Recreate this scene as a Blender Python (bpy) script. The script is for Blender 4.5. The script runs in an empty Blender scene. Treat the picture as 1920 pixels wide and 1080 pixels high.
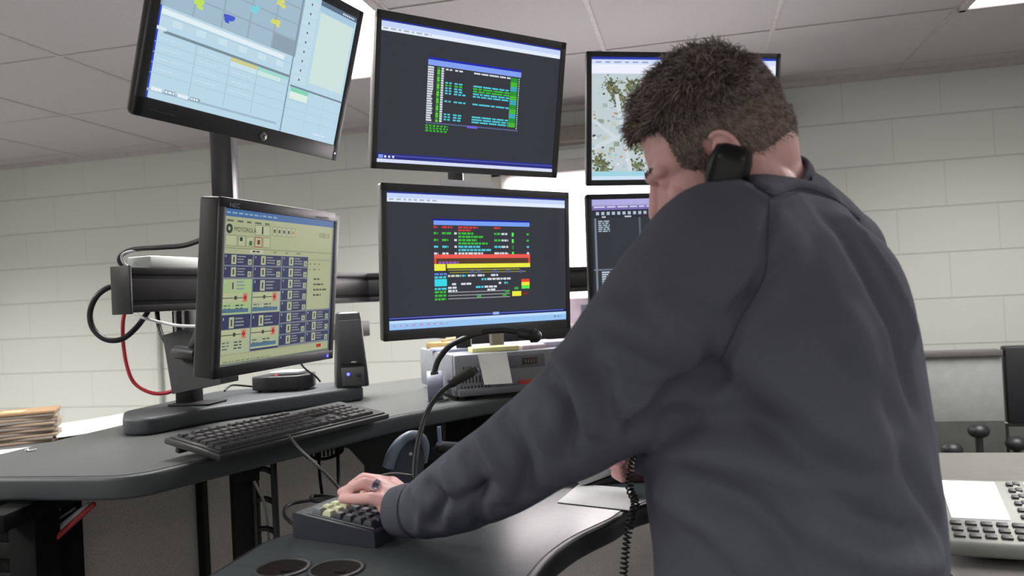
import bpy, bmesh, math, random
from mathutils import Vector, Matrix, noise
from mathutils.bvhtree import BVHTree
random.seed(7)
S = bpy.context.scene
COL = S.collection
rad = math.radians

# ---------------------------------------------------------------- camera
FPX = 1450.0
CAM = Vector((0, 0, 1.4))
yaw, pitch, roll = rad(13), math.atan(17/1450), math.atan(.05)
F0 = Vector((-math.sin(yaw), math.cos(yaw), 0)); R0 = Vector((math.cos(yaw), math.sin(yaw), 0)); U0 = Vector((0, 0, 1))
FW = F0*math.cos(pitch)+U0*math.sin(pitch); U1 = -F0*math.sin(pitch)+U0*math.cos(pitch)
RT = R0*math.cos(roll)-U1*math.sin(roll); UP = U1*math.cos(roll)+R0*math.sin(roll)
cd = bpy.data.cameras.new('camera'); cam = bpy.data.objects.new('camera', cd); COL.objects.link(cam)
cd.sensor_width = 36; cd.lens = FPX/1920*36; cd.clip_start = .02
cd.dof.use_dof = True; cd.dof.focus_distance = 1.6; cd.dof.aperture_fstop = 4.0
cam.matrix_world = Matrix(((RT.x, UP.x, -FW.x, CAM.x), (RT.y, UP.y, -FW.y, CAM.y), (RT.z, UP.z, -FW.z, CAM.z), (0, 0, 0, 1)))
S.camera = cam
# survey helpers: photograph pixel -> point in the room (metres)
def ray(x, y): return FW+RT*((x-960)/FPX)-UP*((y-540)/FPX)
def P(x, y, Z): return CAM+ray(x, y)*Z
def onz(x, y, z): r = ray(x, y); return CAM+r*((z-CAM.z)/r.z)
def onY(x, y, Y): r = ray(x, y); return CAM+r*(Y/r.y)

# ---------------------------------------------------------------- world, exposure, lights
W = bpy.data.worlds.new('daylight'); S.world = W; W.use_nodes = True
bg = W.node_tree.nodes['Background']; bg.inputs[0].default_value = (1.0, .93, .93, 1); bg.inputs[1].default_value = 4.5
S.view_settings.view_transform = 'Standard'; S.view_settings.look = 'None'
S.view_settings.exposure = 0.0; S.view_settings.gamma = 1.0; S.view_settings.use_curve_mapping = False
CZ = 2.305
def area(name, loc, sx, sy, power, col, rot=(0, 0, 0), spread=180):
    l = bpy.data.lights.new(name, 'AREA'); l.shape = 'RECTANGLE'; l.size = sx; l.size_y = sy; l.energy = power; l.color = col
    l.spread = rad(spread)
    o = bpy.data.objects.new(name, l); COL.objects.link(o); o.location = loc; o.rotation_euler = rot
    return o
TROF = [(-1.17, 2.22, 38), (1.23, 2.27, 27), (-3.57, 1.75, 62), (-2.37, .3, 44), (2.43, .3, 24), (-1.17, -1.65, 42), (1.23, -1.65, 42)]  # leftmost fixture is added out of view to brighten the left part of the wall
for i, (tx, ty, pw_) in enumerate(TROF):
    area('troffer_light', (tx, ty, CZ-.03), .54, 1.2, pw_, (1, .985, .96), spread=142)
area('window_daylight', (-.25, 3.6, 1.66), 1.3, .75, 19, (1, .92, .94), (rad(-72), 0, 0), spread=125)

# ---------------------------------------------------------------- materials
def srgb(c):
    return tuple(((v/255)/12.92 if v/255 <= .04045 else ((v/255+.055)/1.055)**2.4) for v in c)
_m = {}
def mat(name, rgb, rough=.5, metal=0., var=.08, ns=30., bump=0., bs=200., sss=0., spec=.5, coat=0.):
    if name in _m: return _m[name]
    m = bpy.data.materials.new(name); m.use_nodes = True; nt = m.node_tree; b = nt.nodes['Principled BSDF']
    c = srgb(rgb)
    tc = nt.nodes.new('ShaderNodeTexCoord'); nz = nt.nodes.new('ShaderNodeTexNoise'); nz.inputs['Scale'].default_value = ns
    nz.inputs['Detail'].default_value = 4
    nt.links.new(tc.outputs['Object'], nz.inputs['Vector'])
    rp = nt.nodes.new('ShaderNodeValToRGB')
    rp.color_ramp.elements[0].position = .3; rp.color_ramp.elements[1].position = .7
    rp.color_ramp.elements[0].color = (*[max(0, v*(1-var)) for v in c], 1); rp.color_ramp.elements[1].color = (*[min(1, v*(1+var)) for v in c], 1)
    nt.links.new(nz.outputs['Fac'], rp.inputs['Fac']); nt.links.new(rp.outputs['Color'], b.inputs['Base Color'])
    b.inputs['Roughness'].default_value = rough; b.inputs['Metallic'].default_value = metal
    b.inputs['Specular IOR Level'].default_value = spec
    if coat: b.inputs['Coat Weight'].default_value = coat
    if sss:
        b.inputs['Subsurface Weight'].default_value = sss; b.inputs['Subsurface Radius'].default_value = (.012, .004, .002); b.inputs['Subsurface Scale'].default_value = 1
    if bump:
        n2 = nt.nodes.new('ShaderNodeTexNoise'); n2.inputs['Scale'].default_value = bs; n2.inputs['Detail'].default_value = 3
        nt.links.new(tc.outputs['Object'], n2.inputs['Vector'])
        bp = nt.nodes.new('ShaderNodeBump'); bp.inputs['Strength'].default_value = bump; bp.inputs['Distance'].default_value = .002
        nt.links.new(n2.outputs['Fac'], bp.inputs['Height']); nt.links.new(bp.outputs['Normal'], b.inputs['Normal'])
    _m[name] = m
    return m
def emi(rgb, k=1.0):
    key = 'lit_%02x%02x%02x_%g' % (*[int(v) for v in rgb], k)
    if key in _m: return _m[key]
    m = bpy.data.materials.new(key); m.use_nodes = True; b = m.node_tree.nodes['Principled BSDF']
    b.inputs['Base Color'].default_value = (.01, .01, .01, 1); b.inputs['Roughness'].default_value = .35
    b.inputs['Specular IOR Level'].default_value = .15
    b.inputs['Emission Color'].default_value = (*srgb(rgb), 1); b.inputs['Emission Strength'].default_value = k
    _m[key] = m
    return m

# ---------------------------------------------------------------- mesh helpers
class MB:
    def __init__(s): s.bm = bmesh.new(); s.mats = []; s.cur = 0
    def use(s, m):
        if m not in s.mats: s.mats.append(m)
        s.cur = s.mats.index(m); return s
    def _add(s, b2, M=None):
        if M is not None: bmesh.ops.transform(b2, matrix=M, verts=b2.verts)
        vm = {}
        for v in b2.verts: vm[v] = s.bm.verts.new(v.co)
        for f in b2.faces:
            try: nf = s.bm.faces.new([vm[v] for v in f.verts])
            except ValueError: continue
            nf.material_index = s.cur; nf.smooth = True
        b2.free(); return s
    def box(s, c, size, M=None, bev=0., seg=2):
        b = bmesh.new(); bmesh.ops.create_cube(b, size=1)
        for v in b.verts: v.co = Vector((v.co.x*size[0], v.co.y*size[1], v.co.z*size[2]))
        if bev: bmesh.ops.bevel(b, geom=b.edges[:], offset=min(bev, min(size)*.49), segments=seg, affect='EDGES', profile=.5)
        T = Matrix.Translation(Vector(c))
        return s._add(b, (M @ T) if M is not None else T)
    def obox(s, c, ax, ay, az, size, bev=0.):   # oriented box, centre in world, axes unit vectors
        M = Matrix(((ax[0], ay[0], az[0], c[0]), (ax[1], ay[1], az[1], c[1]), (ax[2], ay[2], az[2], c[2]), (0, 0, 0, 1)))
        return s.box((0, 0, 0), size, M, bev)
    def cyl(s, p0, p1, r0, r1=None, seg=24, bev=0.):
        p0 = Vector(p0); p1 = Vector(p1); r1 = r0 if r1 is None else r1
        d = p1-p0; L = d.length
        b = bmesh.new(); bmesh.ops.create_cone(b, cap_ends=True, segments=seg, radius1=r0, radius2=r1, depth=L)
        if bev:
            es = [e for e in b.edges if abs(abs(e.verts[0].co.z)-L/2) < 1e-6 and abs(e.verts[0].co.z-e.verts[1].co.z) < 1e-6]
            bmesh.ops.bevel(b, geom=es, offset=bev, segments=2, affect='EDGES', profile=.5)
        q = d.to_track_quat('Z', 'Y').to_matrix().to_4x4()
        return s._add(b, Matrix.Translation((p0+p1)/2) @ q)
    def sph(s, c, r, seg=20, M=None):
        b = bmesh.new(); bmesh.ops.create_uvsphere(b, u_segments=seg, v_segments=max(8, seg//2+2), radius=1)
        r = (r, r, r) if not hasattr(r, '__len__') else r
        T = Matrix.Translation(Vector(c)) @ (M if M is not None else Matrix.Identity(4)) @ Matrix.Diagonal((*r, 1))
        return s._add(b, T)
    def cap(s, p0, p1, r0, r1, seg=16, rings=10):     # tapered capsule
        s.sph(p0, r0, seg); s.sph(p1, r1, seg); s.cyl(p0, p1, r0, r1, seg); return s
    def tube(s, pts, r, seg=8, closed=False):
        pts = [Vector(p) for p in pts]; n = len(pts)
        rr = r if hasattr(r, '__len__') else [r]*n
        rings = []; up = None
        for i, p in enumerate(pts):
            t = (pts[min(i+1, n-1)]-pts[max(i-1, 0)]).normalized()
            if up is None: up = t.orthogonal().normalized()
            up = (up-t*up.dot(t)).normalized(); sd = t.cross(up)
            rings.append([s.bm.verts.new(p+(up*math.cos(a)+sd*math.sin(a))*rr[i]) for a in [2*math.pi*k/seg for k in range(seg)]])
        for a, b in zip(rings, rings[1:]):
            for k in range(seg):
                f = s.bm.faces.new([a[k], a[(k+1) % seg], b[(k+1) % seg], b[k]]); f.material_index = s.cur; f.smooth = True
        for q in (rings[0][::-1], rings[-1]):
            f = s.bm.faces.new(q); f.material_index = s.cur
        return s
    def loft(s, rings, cap=True):
        vr = [[s.bm.verts.new(Vector(p)) for p in r] for r in rings]
        for a, b in zip(vr, vr[1:]):
            n = len(a)
            for k in range(n):
                f = s.bm.faces.new([a[k], a[(k+1) % n], b[(k+1) % n], b[k]]); f.material_index = s.cur; f.smooth = True
        if cap:
            for q in (vr[0][::-1], vr[-1]):
                f = s.bm.faces.new(q); f.material_index = s.cur; f.smooth = True
        return s
    def prism(s, poly, z0, z1, bev=0., seg=3):
        b = bmesh.new()
        v0 = [b.verts.new((p[0], p[1], z0)) for p in poly]; f = b.faces.new(v0)
        g = bmesh.ops.extrude_face_region(b, geom=[f])
        for v in g['geom']:
            if isinstance(v, bmesh.types.BMVert): v.co.z = z1
        bmesh.ops.recalc_face_normals(b, faces=b.faces)
        if bev:
            es = [e for e in b.edges if abs(e.verts[0].co.z-e.verts[1].co.z) < 1e-6]
            bmesh.ops.bevel(b, geom=es, offset=bev, segments=seg, affect='EDGES', profile=.5)
        return s._add(b)
    def quad(s, a, b, c, d):
        f = s.bm.faces.new([s.bm.verts.new(Vector(p)) for p in (a, b, c, d)]); f.material_index = s.cur; return s
    def mesh(s, name, recalc=True):
        if recalc: bmesh.ops.recalc_face_normals(s.bm, faces=s.bm.faces)
        me = bpy.data.meshes.new(name); s.bm.to_mesh(me); s.bm.free()
        for m in s.mats: me.materials.append(m)
        return me
    def build(s, name, parent=None, recalc=True, ang=38, M=None):
        me = s.mesh(name, recalc)
        if ang: me.set_sharp_from_angle(angle=rad(ang))
        o = bpy.data.objects.new(name, me); COL.objects.link(o)
        if M is not None: o.matrix_world = M
        if parent: o.parent = parent
        return o
def tag(o, label=None, cat=None, group=None, kind=None):
    if label: o['label'] = label
    if cat: o['category'] = cat
    if group: o['group'] = group
    if kind: o['kind'] = kind
    return o
def empty(name, M, label, cat, group=None):
    o = bpy.data.objects.new(name, None); COL.objects.link(o); o.empty_display_size = .05
    if not isinstance(M, Matrix): M = Matrix.Translation(Vector(M))
    o.matrix_world = M; tag(o, label, cat, group); return o
def put(mb, name, root, **k):        # mesh built in world coordinates, parented under root
    o = mb.build(name, None, **k)
    o.parent = root; o.matrix_parent_inverse = root.matrix_basis.inverted()
    return o
def smooth_path(pts, n=8):           # Catmull-Rom through points
    pts = [Vector(p) for p in pts]; q = [pts[0]*2-pts[1]]+pts+[pts[-1]*2-pts[-2]]; out = []
    for i in range(1, len(q)-2):
        for k in range(n):
            t = k/n
            out.append(.5*((2*q[i])+(q[i+1]-q[i-1])*t+(2*q[i-1]-5*q[i]+4*q[i+1]-q[i+2])*t*t+(-q[i-1]+3*q[i]-3*q[i+1]+q[i+2])*t**3))
    out.append(pts[-1]); return out
def text_mesh(mb, body, M, size, m, bold=0., extrude=0.):
    cu = bpy.data.curves.new('lettering', 'FONT'); cu.body = body; cu.size = size; cu.offset = bold; cu.extrude = extrude; cu.align_x = 'LEFT'
    o = bpy.data.objects.new('lettering', cu); COL.objects.link(o)
    me = bpy.data.meshes.new_from_object(o.evaluated_get(bpy.context.evaluated_depsgraph_get()))
    b = bmesh.new(); b.from_mesh(me); mb.use(m); mb._add(b, M)
    bpy.data.objects.remove(o); bpy.data.meshes.remove(me); bpy.data.curves.remove(cu)
def rmesh(mb, voxel, smooth=0, fac=.5):      # fuse a soup of closed pieces into one skin
    me = mb.mesh('soup'); o = bpy.data.objects.new('soup', me); COL.objects.link(o)
    r = o.modifiers.new('r', 'REMESH'); r.mode = 'VOXEL'; r.voxel_size = voxel; r.use_smooth_shade = True
    if smooth:
        sm = o.modifiers.new('s', 'SMOOTH'); sm.iterations = smooth; sm.factor = fac
    dg = bpy.context.evaluated_depsgraph_get(); dg.update()
    out = bpy.data.meshes.new_from_object(o.evaluated_get(dg))
    bpy.data.objects.remove(o); bpy.data.meshes.remove(me)
    return out
BLK = mat('black_plastic', (38, 38, 41), .42, bump=.15, bs=600)
BLK2 = mat('dark_plastic', (60, 60, 61), .5, bump=.1, bs=700)
BLKM = mat('black_metal', (24, 24, 25), .5, var=.1, spec=.3)
BLKX = mat('matt_black_metal', (13, 13, 14), .65, var=.1, spec=.15)
CHR = mat('brushed_aluminium', (170, 168, 168), .3, metal=.9, ns=80)
SIL = mat('silver_plastic', (150, 148, 145), .4, metal=.4)
DESK = mat('desk_laminate', (88, 90, 90), .34, var=.07, ns=60, bump=.2, bs=350, spec=.22)
EDGE = mat('desk_edge_rubber', (58, 61, 64), .55, var=.05, bump=.1, bs=500)
WHT = mat('white_paper', (188, 191, 190), .7, var=.03)
CABLE = mat('black_cable_rubber', (22, 22, 24), .4)

# ================================================================ room
def wall_mat():
    m = bpy.data.materials.new('painted_concrete_block'); m.use_nodes = True; nt = m.node_tree; b = nt.nodes['Principled BSDF']
    tc = nt.nodes.new('ShaderNodeTexCoord'); sp = nt.nodes.new('ShaderNodeSeparateXYZ'); cb = nt.nodes.new('ShaderNodeCombineXYZ')
    ad = nt.nodes.new('ShaderNodeMath'); ad.operation = 'ADD'; ad.inputs[1].default_value = .1
    sx = nt.nodes.new('ShaderNodeMath'); sx.operation = 'ADD'
    nt.links.new(tc.outputs['Object'], sp.inputs[0]); nt.links.new(sp.outputs['Z'], ad.inputs[0])
    nt.links.new(sp.outputs['X'], sx.inputs[0]); nt.links.new(sp.outputs['Y'], sx.inputs[1])
    nt.links.new(sx.outputs[0], cb.inputs[0]); nt.links.new(ad.outputs[0], cb.inputs[1])
    br = nt.nodes.new('ShaderNodeTexBrick'); nt.links.new(cb.outputs[0], br.inputs['Vector'])
    br.inputs['Scale'].default_value = 1; br.inputs['Brick Width'].default_value = .4; br.inputs['Row Height'].default_value = .2
    br.inputs['Mortar Size'].default_value = .0028; br.inputs['Mortar Smooth'].default_value = .6; br.offset = .5
    a = srgb((205, 207, 201)); d = srgb((188, 190, 184))
    br.inputs['Color1'].default_value = (*a, 1); br.inputs['Color2'].default_value = (*[v*.985 for v in a], 1); br.inputs['Mortar'].default_value = (*d, 1)
    q1 = nt.nodes.new('ShaderNodeMath'); q1.operation = 'DIVIDE'; q1.inputs[1].default_value = .2; nt.links.new(ad.outputs[0], q1.inputs[0])
    q2 = nt.nodes.new('ShaderNodeMath'); q2.operation = 'FRACT'; nt.links.new(q1.outputs[0], q2.inputs[0])
    q3 = nt.nodes.new('ShaderNodeMath'); q3.operation = 'LESS_THAN'; q3.inputs[1].default_value = .022; nt.links.new(q2.outputs[0], q3.inputs[0])
    mxc = nt.nodes.new('ShaderNodeMix'); mxc.data_type = 'RGBA'; mxc.inputs[7].default_value = (*srgb((168, 169, 164)), 1)
    nt.links.new(q3.outputs[0], mxc.inputs[0]); nt.links.new(br.outputs['Color'], mxc.inputs[6])
    nt.links.new(mxc.outputs[2], b.inputs['Base Color']); b.inputs['Roughness'].default_value = .55
    nz = nt.nodes.new('ShaderNodeTexNoise'); nz.inputs['Scale'].default_value = 90; nz.inputs['Detail'].default_value = 6
    nt.links.new(tc.outputs['Object'], nz.inputs['Vector'])
    mx = nt.nodes.new('ShaderNodeMath'); mx.operation = 'MULTIPLY_ADD'; mx.inputs[1].default_value = -1.2
    nt.links.new(br.outputs['Fac'], mx.inputs[0]); nt.links.new(nz.outputs['Fac'], mx.inputs[2])
    bp = nt.nodes.new('ShaderNodeBump'); bp.inputs['Strength'].default_value = .18; bp.inputs['Distance'].default_value = .003
    nt.links.new(mx.outputs[0], bp.inputs['Height']); nt.links.new(bp.outputs['Normal'], b.inputs['Normal'])
    return m
WM = wall_mat()
WX0, WX1, WZ0, WZ1 = -.93, .42, 1.265, 2.05
YW = 3.7
mb = MB().use(WM)
X0, X1, Y0 = -4.4, 3.6, -3.0
for a, b, c, d in ((X0, WX0, 0, CZ), (WX1, X1, 0, CZ), (WX0, WX1, 0, WZ0), (WX0, WX1, WZ1, CZ)):
    mb.box(((a+b)/2, YW+.1, (c+d)/2), (b-a, .2, d-c))
tag(mb.build('wall_back', ang=30), kind='structure')
tag(MB().use(WM).box((X0-.1, (Y0+YW)/2, CZ/2), (.2, YW-Y0+.4, CZ)).build('wall_left'), kind='structure')
tag(MB().use(WM).box((X1+.1, (Y0+YW)/2, CZ/2), (.2, YW-Y0+.4, CZ)).build('wall_right'), kind='structure')
tag(MB().use(WM).box(((X0+X1)/2, Y0-.1, CZ/2), (X1-X0, .2, CZ)).build('wall_front'), kind='structure')
tag(MB().use(mat('carpet_tile', (112, 112, 114), .95, var=.2, ns=300, bump=.5)).box(((X0+X1)/2, .35, -.05), (X1-X0+.4, 6.9, .1)).build('floor'), kind='structure')
CEIL = mat('ceiling_tile', (190, 185, 187), .9, var=.03, ns=150, bump=.35, bs=120)
TB = mat('ceiling_grid_white', (186, 180, 180), .8)
tag(MB().use(CEIL).box(((X0+X1)/2, .35, CZ+.05), (X1-X0+.4, 6.9, .1)).build('ceiling'), kind='structure')
mb = MB().use(TB)
xs = [-.27+.6*k for k in range(-6, 7)]; ys = [2.24+.66*k for k in range(-7, 3)]
for x in xs: mb.box((x, .35, CZ-.0015), (.016, 6.7, .003), bev=.0008)
for y in ys: mb.box((-.4, y, CZ-.0015), (8, .013, .0026), bev=.0008)
mb.box((-.4, YW-.012, CZ-.012), (8, .024, .024))
tag(mb.build('trim_1'), kind='structure')
# window
mb = MB().use(mat('window_frame_paint', (190, 186, 182), .4))
xm = (WX0+WX1)/2; w = WX1-WX0
mb.box((xm, YW+.06, WZ1-.03), (w, .14, .06), bev=.004)
mb.box((xm, YW+.06, WZ0+.03), (w, .14, .06), bev=.004)
for x in (WX0+.025, WX1-.025): mb.box((x, YW+.06, (WZ0+WZ1)/2), (.05, .14, WZ1-WZ0), bev=.004)
win = tag(mb.build('window_1'), kind='structure')
gm = bpy.data.materials.new('window_glass'); gm.use_nodes = True
gb = gm.node_tree.nodes['Principled BSDF']; gb.inputs['Transmission Weight'].default_value = 1; gb.inputs['Roughness'].default_value = 0; gb.inputs['IOR'].default_value = 1.45
gnz = gm.node_tree.nodes.new('ShaderNodeTexNoise'); gnz.inputs['Scale'].default_value = 2; gr = gm.node_tree.nodes.new('ShaderNodeValToRGB')
gr.color_ramp.elements[0].color = (.97, .98, .98, 1); gr.color_ramp.elements[1].color = (1, 1, 1, 1)
gm.node_tree.links.new(gnz.outputs['Fac'], gr.inputs['Fac']); gm.node_tree.links.new(gr.outputs['Color'], gb.inputs['Base Color'])
g = MB().use(gm).box((xm, YW+.08, (WZ0+WZ1)/2), (w-.09, .006, WZ1-WZ0-.11)).build('window_glass', win)
tag(MB().use(mat('window_sill_paint', (196, 190, 186), .4)).box((xm, YW-.04, WZ0-.012), (w+.1, .14, .024), bev=.004).build('window_2_sill'), kind='structure').name = 'trim_2'
# blind box (valance) over the window
r = tag(MB().use(mat('valance_taupe', (132, 124, 118), .7)).box((xm, YW-.05, 2.155), (w+.12, .1, .075), bev=.006).build('window_valance'),
        'taupe box valance fixed to the block wall just above the bright window', 'valance')
# troffers
for i, (tx, ty, _) in enumerate(TROF):
    lab = ['fluorescent ceiling light behind and between the two upper left monitors', 'fluorescent ceiling light at the top right corner of the room view',
           'unseen fluorescent ceiling light added overhead', 'unseen fluorescent ceiling light added overhead', 'unseen fluorescent ceiling light added overhead', 'unseen fluorescent ceiling light added overhead', 'unseen fluorescent ceiling light added overhead', 'unseen fluorescent ceiling light added overhead'][i]
    t = empty('ceiling_light', (tx, ty, CZ), lab, 'ceiling light', 'recessed fluorescent ceiling lights' )
    m_ = MB().use(TB)
    for sx in (-1, 1): m_.box((tx+sx*.288, ty, CZ-.008), (.024, 1.27, .016), bev=.002)
    for sy in (-1, 1): m_.box((tx, ty+sy*.622, CZ-.008), (.6, .024, .016), bev=.002)
    put(m_, 'frame', t)
    put(MB().use(emi((255, 250, 245), 5)).box((tx, ty, CZ-.006), (.552, 1.22, .006)), 'diffuser', t)

# ================================================================ desks
def round_poly(pts, r=.05, n=6):
    out = []; N = len(pts)
    for i, p in enumerate(pts):
        p = Vector(p[:2]); a = Vector(pts[i-1][:2]); b = Vector(pts[(i+1) % N][:2])
        rr = pts[i][2] if len(pts[i]) > 2 else r
        da = (a-p); db = (b-p); k = min(rr, da.length*.45, db.length*.45)
        q0 = p+da.normalized()*k; q1 = p+db.normalized()*k
        for j in range(n+1):
            t = j/n; out.append(((1-t)**2*q0+2*t*(1-t)*p+t*t*q1))
    return out
UZ = 1.13
updesk = empty('console_desk', (-.9, 1.9, 0), 'dark grey raised console desk carrying the keyboard and the monitor array', 'desk')
poly = [(-1.408, 1.10, .04), (-.93, 1.118, .12), (-.885, 1.245, .1), (-.70, 1.735, .05), (-.505, 2.045, .06), (-.25, 2.27, .1), (.2, 2.40, .08), (.42, 2.42, .03), (.42, 2.85, .03),
        (-.2, 3.05, .05), (-.85, 2.75, .1), (-1.408, 2.05, .1)]
pl = round_poly(poly, .05)
m_ = MB().use(EDGE).prism(pl, UZ-.04, UZ-.0006, bev=.007)
put(m_, 'edge_band', updesk)
ins = []
cx = sum(p.x for p in pl)/len(pl); cy = sum(p.y for p in pl)/len(pl)
def inset(pl, d):
    out = []; N = len(pl)
    for i in range(N):
        a = pl[i-1]; b = pl[(i+1) % N]; t = (b-a)
        if t.length < 1e-9: out.append(pl[i]); continue
        t.normalize(); nrm = Vector((-t.y, t.x)); out.append(pl[i]+nrm*d)
    return out
put(MB().use(DESK).prism(inset(pl, .012), UZ-.03, UZ+.0004), 'desktop', updesk)
# legs of the raised desk: lift columns with feet
def column(root, c, ax, w, d, z0, z1, foot=.6):
    ax = Vector((math.cos(ax), math.sin(ax), 0)); ay = Vector((-ax.y, ax.x, 0)); az = Vector((0, 0, 1))
    m = MB().use(BLKX).obox((c[0], c[1], (z0+z1)/2), ax, ay, az, (w, d, z1-z0), bev=.004)
    m.obox((c[0], c[1], z0+.02), ax, ay, az, (w, foot, .04), bev=.006)
    m.obox((c[0], c[1], z1-.02), ax, ay, az, (w*1.1, d*3.2, .03), bev=.004)
    return put(m, 'leg', root)
cL = P(457, 975, 1.62)
column(updesk, cL, rad(40), .045, .05, 0, UZ-.04, .5)
column(updesk, P(66, 1010, 1.38), rad(10), .05, .07, 0, UZ-.04, .5)
column(updesk, (.3, 2.65), rad(0), .06, .08, 0, UZ-.04, .5)
# cable riser beside the left column: two rails and rungs
cr = empty('cable_riser', (cL.x+.05, cL.y+.02, 0), 'black ladder-like cable riser beside the desk column under the keyboard', 'cable riser')
m_ = MB().use(BLKM)
axr = Vector((math.cos(rad(18)), math.sin(rad(18)), 0)); base = Vector((P(500, 975, 1.62).x, P(500, 975, 1.62).y, 0))
for s_ in (-1, 1):
    m_.obox(base+axr*s_*.019+Vector((0, 0, .56)), axr, Vector((-axr.y, axr.x, 0)), U0, (.008, .03, 1.06), bev=.002)
m_.obox(base+axr*-.032+Vector((0, 0, .56)), axr, Vector((-axr.y, axr.x, 0)), U0, (.012, .02, 1.06))
put(m_, 'rail', cr)
for k in range(14):
    z = .25+k*.062
    m2 = MB().use(BLKM).tube(smooth_path([base+axr*-.019+Vector((0, 0, z)), base+axr*-.008+Vector((.0, -.012, z+.012)), base+axr*.008+Vector((0, -.012, z+.012)), base+axr*.019+Vector((0, 0, z))], 5), .006, 6)
    put(m2, 'rung', cr)
m2 = MB().use(mat('grey_cable', (110, 110, 108), .5)).tube(smooth_path([P(462, 868, 1.56), P(478, 905, 1.56), P(496, 945, 1.57), P(503, 1000, 1.62), P(505, 1100, 1.62)]), .003, 6)
tag(m2.build('grey_cable'), 'thin grey cable hanging down into the black ladder-like cable riser', 'cable')
# monitor platform on the raised desk
PZ = 1.17
pp = [(-1.359, 1.62, .02), (-1.262, 1.50, .04), (-1.195, 1.50, .05), (-1.148, 1.674, .05), (-.91, 2.03, .015), (-1.05, 2.17, .02), (-1.36, 2.0, .03)]
pf = round_poly(pp)
plat = tag(MB().use(EDGE).prism(pf, UZ+.0006, PZ, bev=.008).build('monitor_platform'), 'thick dark grey slab platform on the desk under the front left monitor', 'platform')
# grey fabric privacy panels under the desk
FAB = mat('grey_fabric_panel', (214, 208, 204), .9, var=.22, ns=420, bump=.5, bs=500)
def panel(a, b, z0, z1, th=.03):
    a = Vector((*a, 0)); b = Vector((*b, 0)); d = (b-a); L = d.length; d.normalize(); n = Vector((-d.y, d.x, 0))
    return MB().use(FAB).obox((a+b)/2+n*th/2+U0*(z0+z1)/2, d, n, U0, (L-.006, th, z1-z0), bev=.004)
tag(panel((-1.375, .55), (-1.375, 1.915), .03, UZ-.045).build('privacy_panel'), 'grey fabric privacy panel under the desk at far left, left of the seam', 'panel', 'fabric privacy panels under the desk')
tag(MB().use(BLKM).box((-1.362, 1.914, .55), (.022, .022, 1.06)).build('added_seam_strip'), 'thin dark strip added over the seam between the two grey fabric panels left of the desk column', 'strip')  # black strip added to hide the lit panel edge at the seam
tag(panel((-1.372, 1.918), (-.86, 2.62), .03, UZ-.045).build('privacy_panel'), 'grey fabric privacy panel behind the black desk column, right of the seam', 'panel', 'fabric privacy panels under the desk')
tag(panel((-.85, 2.63), (-.1, 2.88), .03, UZ-.045).build('privacy_panel'), 'grey fabric privacy panel under the desk behind the blue-grey arched guard', 'panel', 'fabric privacy panels under the desk')
# lower desk
LZ = 1.03
lp = [(-.685, .93, .02), (-.69, 1.12, .03), (-.645, 1.20, .05), (-.60, 1.45, .05), (-.45, 1.72, .06), (.1, 2.0, .06), (.25, 1.75, .05), (-.118, 1.33, .04), (-.135, 1.27, .05), (-.187, 1.17, .08), (-.212, 1.08, .06), (-.235, .80, .08), (-.6, .78, .05)]
ld = empty('lower_desk', (-.4, 1.2, 0), 'dark grey lower desk with a curved front edge under the hand and keypad', 'desk')
lpl = round_poly(lp)
put(MB().use(mat('black_edge_band', (34, 35, 37), .35)).prism(lpl, LZ-.036, LZ-.0006, bev=.007), 'edge_band', ld)
LD = mat('lower_desk_laminate', (70, 75, 77), .22, var=.06, ns=60, bump=.04, bs=350, spec=.06)
put(MB().use(LD).prism(inset(lpl, -.010) if False else lpl, LZ-.03, LZ+.0003), 'desktop', ld) if False else None
def shrink(pl, d):
    c_ = inset(pl, d); area_ = sum(pl[i-1].x*pl[i].y-pl[i].x*pl[i-1].y for i in range(len(pl)))
    return c_ if area_ > 0 else inset(pl, -d)
put(MB().use(LD).prism(shrink(lpl, .012), LZ-.03, LZ+.0004), 'desktop', ld)
column(ld, (-.05, 1.75), rad(30), .05, .08, 0, LZ-.037, .5)
column(ld, (-.42, 1.30), rad(30), .05, .08, 0, LZ-.037, .4)
# cup grommets
for (gx, gy, lab) in ((529, 1067, 'round black cable grommet in the lower desk, left of the pair'), (630, 1069, 'round black cable grommet in the lower desk, nearer the hand')):
    c = onz(gx, gy, LZ)
    t = empty('cable_grommet', (c.x, c.y, LZ), lab, 'grommet', 'cable grommets in the lower desk')
    ring = MB().use(BLK)
    ring.loft([[Vector((c.x+math.cos(a)*r_, c.y+math.sin(a)*r_, LZ+z_)) for a in [2*math.pi*k/40 for k in range(40)]] for r_, z_ in ((.040, .0005), (.040, .0022), (.0385, .0032), (.035, .0030), (.034, .0012), (.0339, .0008))])
    put(ring, 'rim', t)
    lidm = mat('grommet_dark_brown', (20, 15, 13), .6, var=.6, ns=90, spec=.04)
    put(MB().use(lidm).cyl((c.x, c.y, LZ+.0006), (c.x, c.y, LZ+.0020), .0338, seg=40), 'lid', t)
    put(MB().use(lidm).box((c.x+.012, c.y-.012, LZ+.0026), (.014, .008, .0014), bev=.0006), 'cable_slot', t)

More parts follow.
